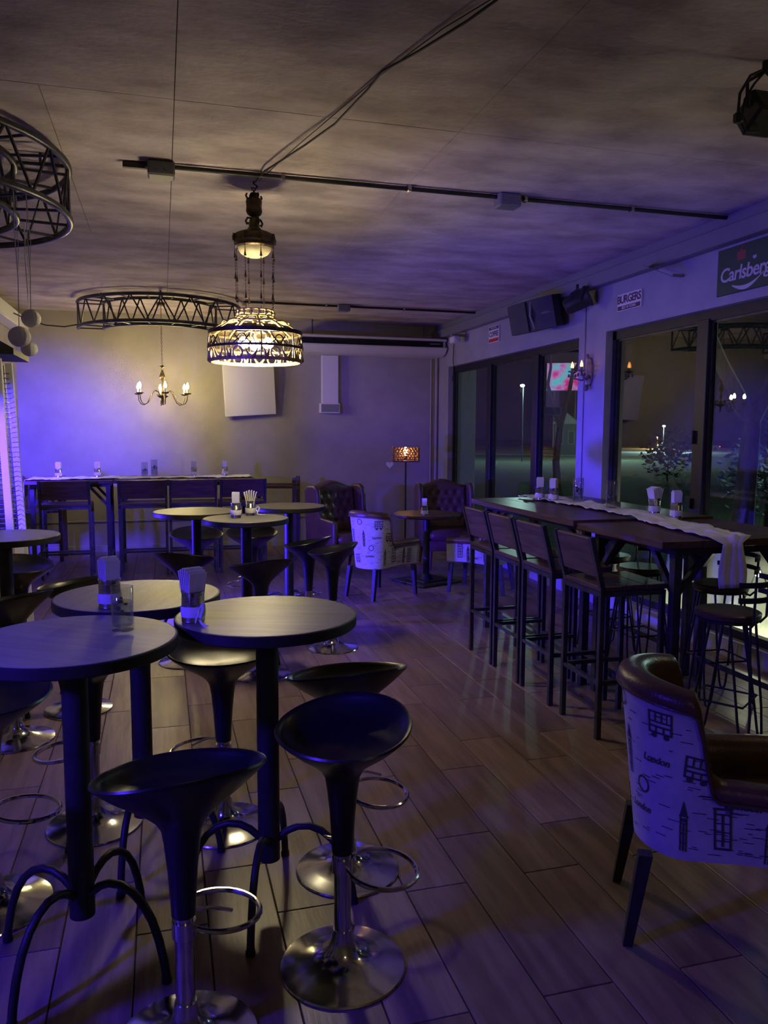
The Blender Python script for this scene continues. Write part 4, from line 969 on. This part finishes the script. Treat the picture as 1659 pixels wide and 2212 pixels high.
# ------------------------------------------------------------------ patio heater and blue floodlights
t = thing('patio_heater', 'tall pyramid patio heater with black hood, lit bright blue', 'heater', (-1.25, 6.05, 0), radians(0))
hb, htp = .27, .20
for sx in (-1, 1):
    for sy in (-1, 1): MB().bar((sx*hb, sy*hb, .0), (sx*htp, sy*htp, 2.08), .045).build('frame_leg', M['white'], t, None)
MB().add([(sx*hb*.97, sy*hb*.97, .04) for sx, sy in ((-1, -1), (1, -1), (1, 1), (-1, 1))]+[(sx*.245, sy*.245, .80) for sx, sy in ((-1, -1), (1, -1), (1, 1), (-1, 1))], [(3, 2, 1, 0), (4, 5, 6, 7), (0, 1, 5, 4), (1, 2, 6, 5), (2, 3, 7, 6), (3, 0, 4, 7)]).build('cabinet', M['white'], t, None)
for i in range(34):
    z = .85+i*.035; h_ = hb+(htp-hb)*z/2.08
    MB().tube([(-h_, -h_, z), (h_, -h_, z), (h_, h_, z), (-h_, h_, z)], .003, 5, True).build('guard_wire', M['steel'], t)
for k in (-.5, 0, .5):
    for sgn in (-1, 1):
        MB().bar((k*.48, sgn*.25, .82), (k*.40, sgn*htp, 2.05), .006).build('guard_bar', M['steel'], t, None); MB().bar((sgn*.25, k*.48, .82), (sgn*htp, k*.40, 2.05), .006).build('guard_bar', M['steel'], t, None)
MB().cyl((0, 0, .80), (0, 0, 2.08), .06, n=20).build('glass_tube', M['glass'], t)
MB().add([(sx*.32, sy*.32, 2.10) for sx, sy in ((-1, -1), (1, -1), (1, 1), (-1, 1))]+[(sx*.32, sy*.32, 2.14) for sx, sy in ((-1, -1), (1, -1), (1, 1), (-1, 1))]+[(sx*.13, sy*.13, 2.25) for sx, sy in ((-1, -1), (1, -1), (1, 1), (-1, 1))],
         [(3, 2, 1, 0), (8, 9, 10, 11)]+[(k, (k+1) % 4, 4+(k+1) % 4, 4+k) for k in range(4)]+[(4+k, 4+(k+1) % 4, 8+(k+1) % 4, 8+k) for k in range(4)]).build('hood', M['blackmetal'], t, None)
def par(label, loc, target, watts, size, blend):
    loc = Vector(loc); d = (Vector(target)-loc).normalized(); q = d.to_track_quat('Z', 'Y').to_matrix()
    t = thing('led_floodlight', label, 'floodlight', loc, 0, 'blue LED floodlights')
    r = MB().lathe([(.01, -.14), (.06, -.14), (.075, -.12), (.08, 0), (.088, .01), (.088, .03), (.075, .03), (.07, .0), (.01, -.01)], 24); r.v = [tuple(q @ Vector(p)) for p in r.v]; r.build('housing', M['blackmetal'], t)
    r = MB().lathe([(.004, .0), (.068, .0), (.068, .006), (.004, .006)], 24); r.v = [tuple(q @ Vector(p)) for p in r.v]; r.build('lens', emis('blue lens', BLUE, 6), t)
    wl_ = Vector((XL-loc.x, 0, 0)); MB().tube([(0, 0, .10), (wl_.x*.5, 0, .12), (wl_.x, 0, .12)], .011, 8).tube([tuple(q @ Vector((-.09, 0, -.04))), (0, 0, .11), tuple(q @ Vector((.09, 0, -.04)))], .008, 6).build('bracket', M['blackmetal'], t)
    s = spot('floodlight_beam', loc+d*.06, target, watts, BLUE, size, blend, .06); s.location -= loc; s.parent = t
par('blue LED floodlight on the left wall aimed at the far tables', (-1.60, 8.35, 1.45), (-1.35, 10.9, 1.15), 760, 74, .8)
par('added blue LED floodlight on the left wall to brighten the patio heater', (-1.60, 4.75, 1.50), (-1.02, 6.05, 1.35), 800, 46, .6)  # unseen lamp added to make the heater front blue
par('blue LED floodlight low on the left wall aimed across the middle tables', (-1.55, 6.78, .72), (1.6, 7.05, .35), 420, 104, .6)
par('added narrow blue LED floodlight low on the left wall to brighten the printed armchair', (-1.55, 6.62, .62), (1.7, 7.0, .22), 1900, 52, .5)  # second beam added to strengthen the blue on floor and armchair
par('blue LED floodlight on the left wall aimed at the near tables', (-1.60, 1.45, 1.6), (-.3, 2.1, .0), 230, 90, .6)
par('blue LED floodlight on the left wall aimed at the window wall', (-1.60, 3.0, 1.6), (3.9, 5.6, 1.45), 330, 60, .6)
t = thing('fill_bulb', 'added bare warm fill bulb hanging unseen behind the viewer', 'lamp', (.9, -1.1, 0))  # unseen lamp added as warm fill for the near part of the room
MB().tube([(0, 0, 2.62), (0, 0, ZC-.001)], .005, 6).build('cord', M['cord'], t); MB().cyl((0, 0, 2.56), (0, 0, 2.62), .018, n=12).build('socket', M['blackmetal'], t)
MB().ball((0, 0, 2.51), .05, 10).build('bulb', emis('soft bulb', (1, .78, .5), 90), t)

t = thing('wall_lamp', 'warm globe lamp on the window wall, just right of the view', 'wall lamp', (XR, 2.75, 2.72))
MB().tube([(-.001, 0, 0), (-.10, 0, .02), (-.14, 0, -.02)], .01, 8).cyl((-.012, 0, 0), (-.001, 0, 0), .05, n=20).build('bracket', M['brass'], t)
MB().ball((-.14, 0, -.085), .065, 10).build('globe', emis('globe glow', (1, .78, .42), 45), t)

# ------------------------------------------------------------------ outside the windows: night garden, parking lot, billboard
def gz(x, y):
    r = math.hypot(x-4, y-7); return -.14-1.52*smooth(3, 75, r)
lawn = MB(); gx = [4.09, 5, 6, 8, 11, 15, 20, 28, 38, 50, 65, 85, 110, 150, 200, 280]; gy = [-40, -20, -8, 0, 3, 5, 7, 9, 12, 16, 21, 28, 38, 50, 65, 85, 110, 140, 180, 240, 320]
lawn.add([(x, y, gz(x, y)) for x in gx for y in gy], [(i*len(gy)+j, (i+1)*len(gy)+j, (i+1)*len(gy)+j+1, i*len(gy)+j+1) for i in range(len(gx)-1) for j in range(len(gy)-1)])
struct('lawn', lawn, mat('night grass', (.022, .034, .014), .95, col2=(.05, .065, .03), scale=.8, detail=8, bump=.3, bscale=8, world=True), 'dark lawn outside the windows', 60)
DV = Vector((.55, .835, 0)).normalized(); LV = Vector((DV.y, -DV.x, 0)); RZ = math.atan2(LV.y, LV.x)
def out(dist, lat): return DV*dist+LV*lat
pk = MB().box(-140, 140, -34, 40, -.08, .0)
o = struct('parking_lot', pk, mat('asphalt', (.16, .165, .17), .8, col2=(.26, .265, .27), scale=.15, detail=6, bump=.1, bscale=2, world=True), 'grey parking lot beyond the lawn lit by lamps'); p = out(150, 0); o.location = (p.x, p.y, -1.58); o.rotation_euler = (0, 0, RZ)
def street_lamp(label, x, y, zt, watts, col=(.62, 1, .95), es=900, r=.22):
    z0 = gz(x, y); t = thing('street_lamp', label, 'street lamp', (x, y, z0), 0, 'lit lamps outside')
    MB().cyl((0, 0, 0), (0, 0, zt-z0), .06, .035, 10).build('pole', M['blackmetal'], t)
    MB().tube([(0, 0, zt-z0), (-.2, -.3, zt-z0+.12), (-.4, -.6, zt-z0+.1)], .04, 8).build('arm', M['grey'], t)
    MB().ball((-.4, -.6, zt-z0-.02), r, 8, .6).build('lamp_head', emis('lamp glow', col, es*.4), t)
    l = bpy.data.lights.new('lamp_light', 'POINT'); l.energy = watts; l.color = col; l.shadow_soft_size = .3
    lo = bpy.data.objects.new('lamp_light', l); C.objects.link(lo); lo.parent = t; lo.location = (-.4, -.6, zt-z0-.5)
street_lamp('white street lamp seen at the left of the near window', 53.2, 84.7, 3.9, 5000)
street_lamp('small white street lamp in the middle of the near window', 80.6, 114.5, 2.8, 8000)
street_lamp('greenish street lamp high in the middle pane of the far window', 38.9, 81.2, 6.8, 5000)
street_lamp('amber street lamp just above the parked cars', 97.5, 140.5, .9, 6000, (1, .55, .15))
street_lamp('added lamp out of view to brighten the leafy tree', 12.5, 9.2, 4.2, 160)  # unseen lamp added so the leaves near the window catch light
# billboard
bb = bpy.data.materials.new('led screen'); bb.use_nodes = True; nt = bb.node_tree; nt.nodes.clear()
tc = nt.nodes.new('ShaderNodeTexCoord'); nz = nt.nodes.new('ShaderNodeTexNoise'); nz.inputs['Scale'].default_value = .55; nz.inputs['Detail'].default_value = 3
cr = nt.nodes.new('ShaderNodeValToRGB'); cr.color_ramp.elements[0].color = (.65, .02, .22, 1); cr.color_ramp.elements[0].position = .36; cr.color_ramp.elements[1].color = (.12, .55, .62, 1); cr.color_ramp.elements[1].position = .60
e = cr.color_ramp.elements.new(.48); e.color = (.55, .22, .62, 1)
em = nt.nodes.new('ShaderNodeEmission'); em.inputs[1].default_value = 1.1; om = nt.nodes.new('ShaderNodeOutputMaterial')
nt.links.new(tc.outputs['Object'], nz.inputs['Vector']); nt.links.new(nz.outputs['Fac'], cr.inputs['Fac']); nt.links.new(cr.outputs[0], em.inputs[0]); nt.links.new(em.outputs[0], om.inputs[0])
t = thing('billboard', 'glowing pink and cyan billboard seen through the far window', 'billboard', (81, 149.4, -1.6), math.atan2(-.46, .89))
MB().box(-3.7, 3.7, -.3, 0, 12.0, 17.6).build('screen', bb, t, None); MB().box(-3.9, 3.9, 0, .6, 11.8, 17.8).build('casing', M['blackmetal'], t, None)
for s in (-2.2, 2.2): MB().cyl((s, .3, 0), (s, .3, 12), .25, n=10).build('post', M['steel'], t)
# kiosk
t = thing('kiosk', 'small gabled kiosk standing below the billboard', 'building', (57.6, 105.3, gz(57.6, 105.3)), RZ)
kw = mat('kiosk wall', (.07, .085, .09), .8, bump=.02, bscale=4)
MB().box(-1.6, 1.6, -1.5, 1.5, 0, 4.6).build('wall', kw, t, None); MB().prism([(-2, 4.55), (2, 4.55), (0, 6.2)], 'y', -1.8, 1.8).build('roof', M['grey'], t, None)
for x in (-.8, .8):
    o = MB().box(x-.45, x+.45, -1.56, -1.5, 1.6, 3.6).build('window', M['grey'], t, None); MB().box(x-.36, x+.36, -1.58, -1.55, 1.7, 3.5).build('pane', M['blackmetal'], o, None)
# cars
def car(label, d, l, col, tail):
    p = out(d, l); t = thing('parked_car', label, 'car', (p.x, p.y, -1.58), RZ, 'cars on the parking lot')
    m = mat('car paint', col, .3, coat=.6, bump=.01, bscale=5)
    MB().prism([(-2.2, .3), (2.2, .3), (2.25, .75), (1.5, .92), (-1.9, .95), (-2.25, .8)], 'y', -.85, .85).build('body', m, t, 30)
    o = MB().prism([(-1.8, .94), (1.15, .91), (.55, 1.42), (-1.1, 1.45)], 'y', -.75, .75).build('cabin', m, t, 30)
    MB().prism([(-1.55, .98), (.95, .96), (.45, 1.36), (-1.0, 1.38)], 'y', -.77, .77).build('windows', M['blackmetal'], o, None)
    for x in (-1.4, 1.4):
        for y in (-.8, .8): MB().cyl((x, y-.1, .32), (x, y+.1, .32), .32, n=16).build('wheel', M['plastic'], t)
    for s in (-1, 1): MB().box(s*2.2-.06, s*2.2+.06, -.9, -.55, .62, .78).box(s*2.2-.06, s*2.2+.06, .55, .9, .62, .78).build('light', emis('car light', tail if s > 0 else (1, .95, .8), 9 if s > 0 else 3), t, None)
car('white car parked in the far window below the billboard', 158, -8, (.6, .62, .62), (.9, .9, .8))
car('car with glowing red tail lights in the near window', 160, 6, (.08, .08, .09), (1, .02, .01))
car('dark car with faint red lights right of the other cars', 163, 13, (.1, .1, .12), (1, .04, .02))
# trees
bark = mat('tree bark', (.10, .085, .07), .9, col2=(.19, .165, .14), scale=3, stretch=(5, 5, 1), bump=.4, bscale=9, world=True)
leafm = mat('pale leaf', (.10, .17, .14), .6, col2=(.2, .28, .24), scale=5)
def branches(b, p, d, l, r, depth, rnd):
    q = p+d*l; m_ = (p+q)/2+Vector((rnd.uniform(-1, 1), rnd.uniform(-1, 1), 0))*l*.06
    b.tube([p, m_, q], [r, r*.85, r*.7], 6)
    if depth:
        for _ in range(2 if depth > 1 else 3):
            nd = (d+Vector((rnd.uniform(-.8, .8), rnd.uniform(-.8, .8), rnd.uniform(-.1, .5)))).normalized(); branches(b, q, nd, l*rnd.uniform(.6, .85), r*.62, depth-1, rnd)
def tree(label, name, x, y, l0, r0, depth, seed, leaves=0, lc=None, lr=1, ls=.05, lean=(0, 0)):
    z = gz(x, y); t = thing(name, label, 'tree', (x, y, z)); rnd = random.Random(seed); b = MB()
    branches(b, Vector((0, 0, -.05)), Vector((lean[0], lean[1], 1)).normalized(), l0, r0, depth, rnd); b.build('trunk', bark, t, 60)
    if leaves:
        f = MB()
        for _ in range(leaves):
            v = Vector((rnd.gauss(0, 1), rnd.gauss(0, 1), rnd.gauss(0, .7))); v = v.normalized()*lr*rnd.random()**.4; c = Vector(lc)+v
            a = Vector((rnd.gauss(0, 1), rnd.gauss(0, 1), rnd.gauss(0, .6))).normalized(); s_ = a.orthogonal().normalized(); k = ls*rnd.uniform(.7, 1.4)
            f.add([c-a*k, c+s_*k*.45, c+a*k, c-s_*k*.45], [(0, 1, 2, 3)])
        o = f.build('foliage', leafm, t, None); o['kind'] = 'stuff'
tree('bare branching tree in front of the billboard', 'bare_tree', 11.8, 22.0, 2.1, .13, 6, 21)
tree('thick forked tree trunk close outside the near window', 'tree_trunk', 5.35, 6.30, 1.9, .13, 3, 11, lean=(.05, .03))
tree('small leafy tree lit pale at the right edge of the near window', 'leafy_tree', 8.0, 8.95, .9, .05, 3, 5, 900, (.1, 0, 1.15), .75, .055)
tree('low bush before the parking lot in the near window', 'bush', 23.2, 32.5, .7, .05, 3, 8, 700, (0, 0, 1.3), 1.3, .13)
# pillar and low windbreak right outside the glass
tag(MB().box(4.35, 4.75, 11.6, 12.2, -.14, 3.2, b=.01).build('outside_pillar', mat('pale green render', (.30, .34, .31), .8, bump=.03, bscale=30)), 'pale green outside pillar seen at the left of the far window', 'pillar')
sh = MB().grid(lambda u, v: (4.52+.05*v+.03*sin(u*23)+.02*sin(u*61+v*3), 2.0+4.3*u, gz(4.5, 4)+(.80+.05*sin(u*9))*v), 120, 8)
o = sh.build('windbreak_sheet', mat('milky sheet', (.46, .48, .42), .45, col2=(.30, .33, .29), scale=3, bump=.15, bscale=5), None, 70); md = o.modifiers.new('t', 'SOLIDIFY'); md.thickness = .01
tag(o, 'pale crumpled windbreak sheet outside, lit from below behind the stools', 'windbreak')
tag(MB().box(4.1, 4.43, 2.0, 6.35, gz(4.3, 4)-.02, -.10, b=.01).build('outside_ledge', mat('pale ledge', (.42, .43, .38), .7, bump=.05, bscale=20)), 'pale ledge at the foot of the near window outside', 'ledge')
sb = thing('string_light', 'string of bare bulbs lying outside along the foot of the near window, the brighter ones added', 'string light', (4.26, 0, 0))
pts = [(0, 6.2, .06), (-.03, 6.1, .10), (.03, 5.6, .02), (0, 5.2, .03), (0, 5.0, .25), (-.03, 4.79, .62), (.02, 4.6, .3), (.02, 4.4, .03), (.04, 3.9, .02), (0, 3.4, .03)]
MB().tube(pts, .005, 6).build('cord', M['cord'], sb)
for q in (1, 3, 5, 7, 8):
    x, y, z = pts[q]; MB().cyl((x, y, z), (x, y, z-.03), .011, n=8).build('socket', M['blackmetal'], sb); MB().ball((x, y, z-.052), .024, 8).build('bulb', emis('garden bulb', (1, .92, .62), 220 if q in (1, 5) else 700), sb)  # the brighter low bulbs are added to raise the glow on the sheet
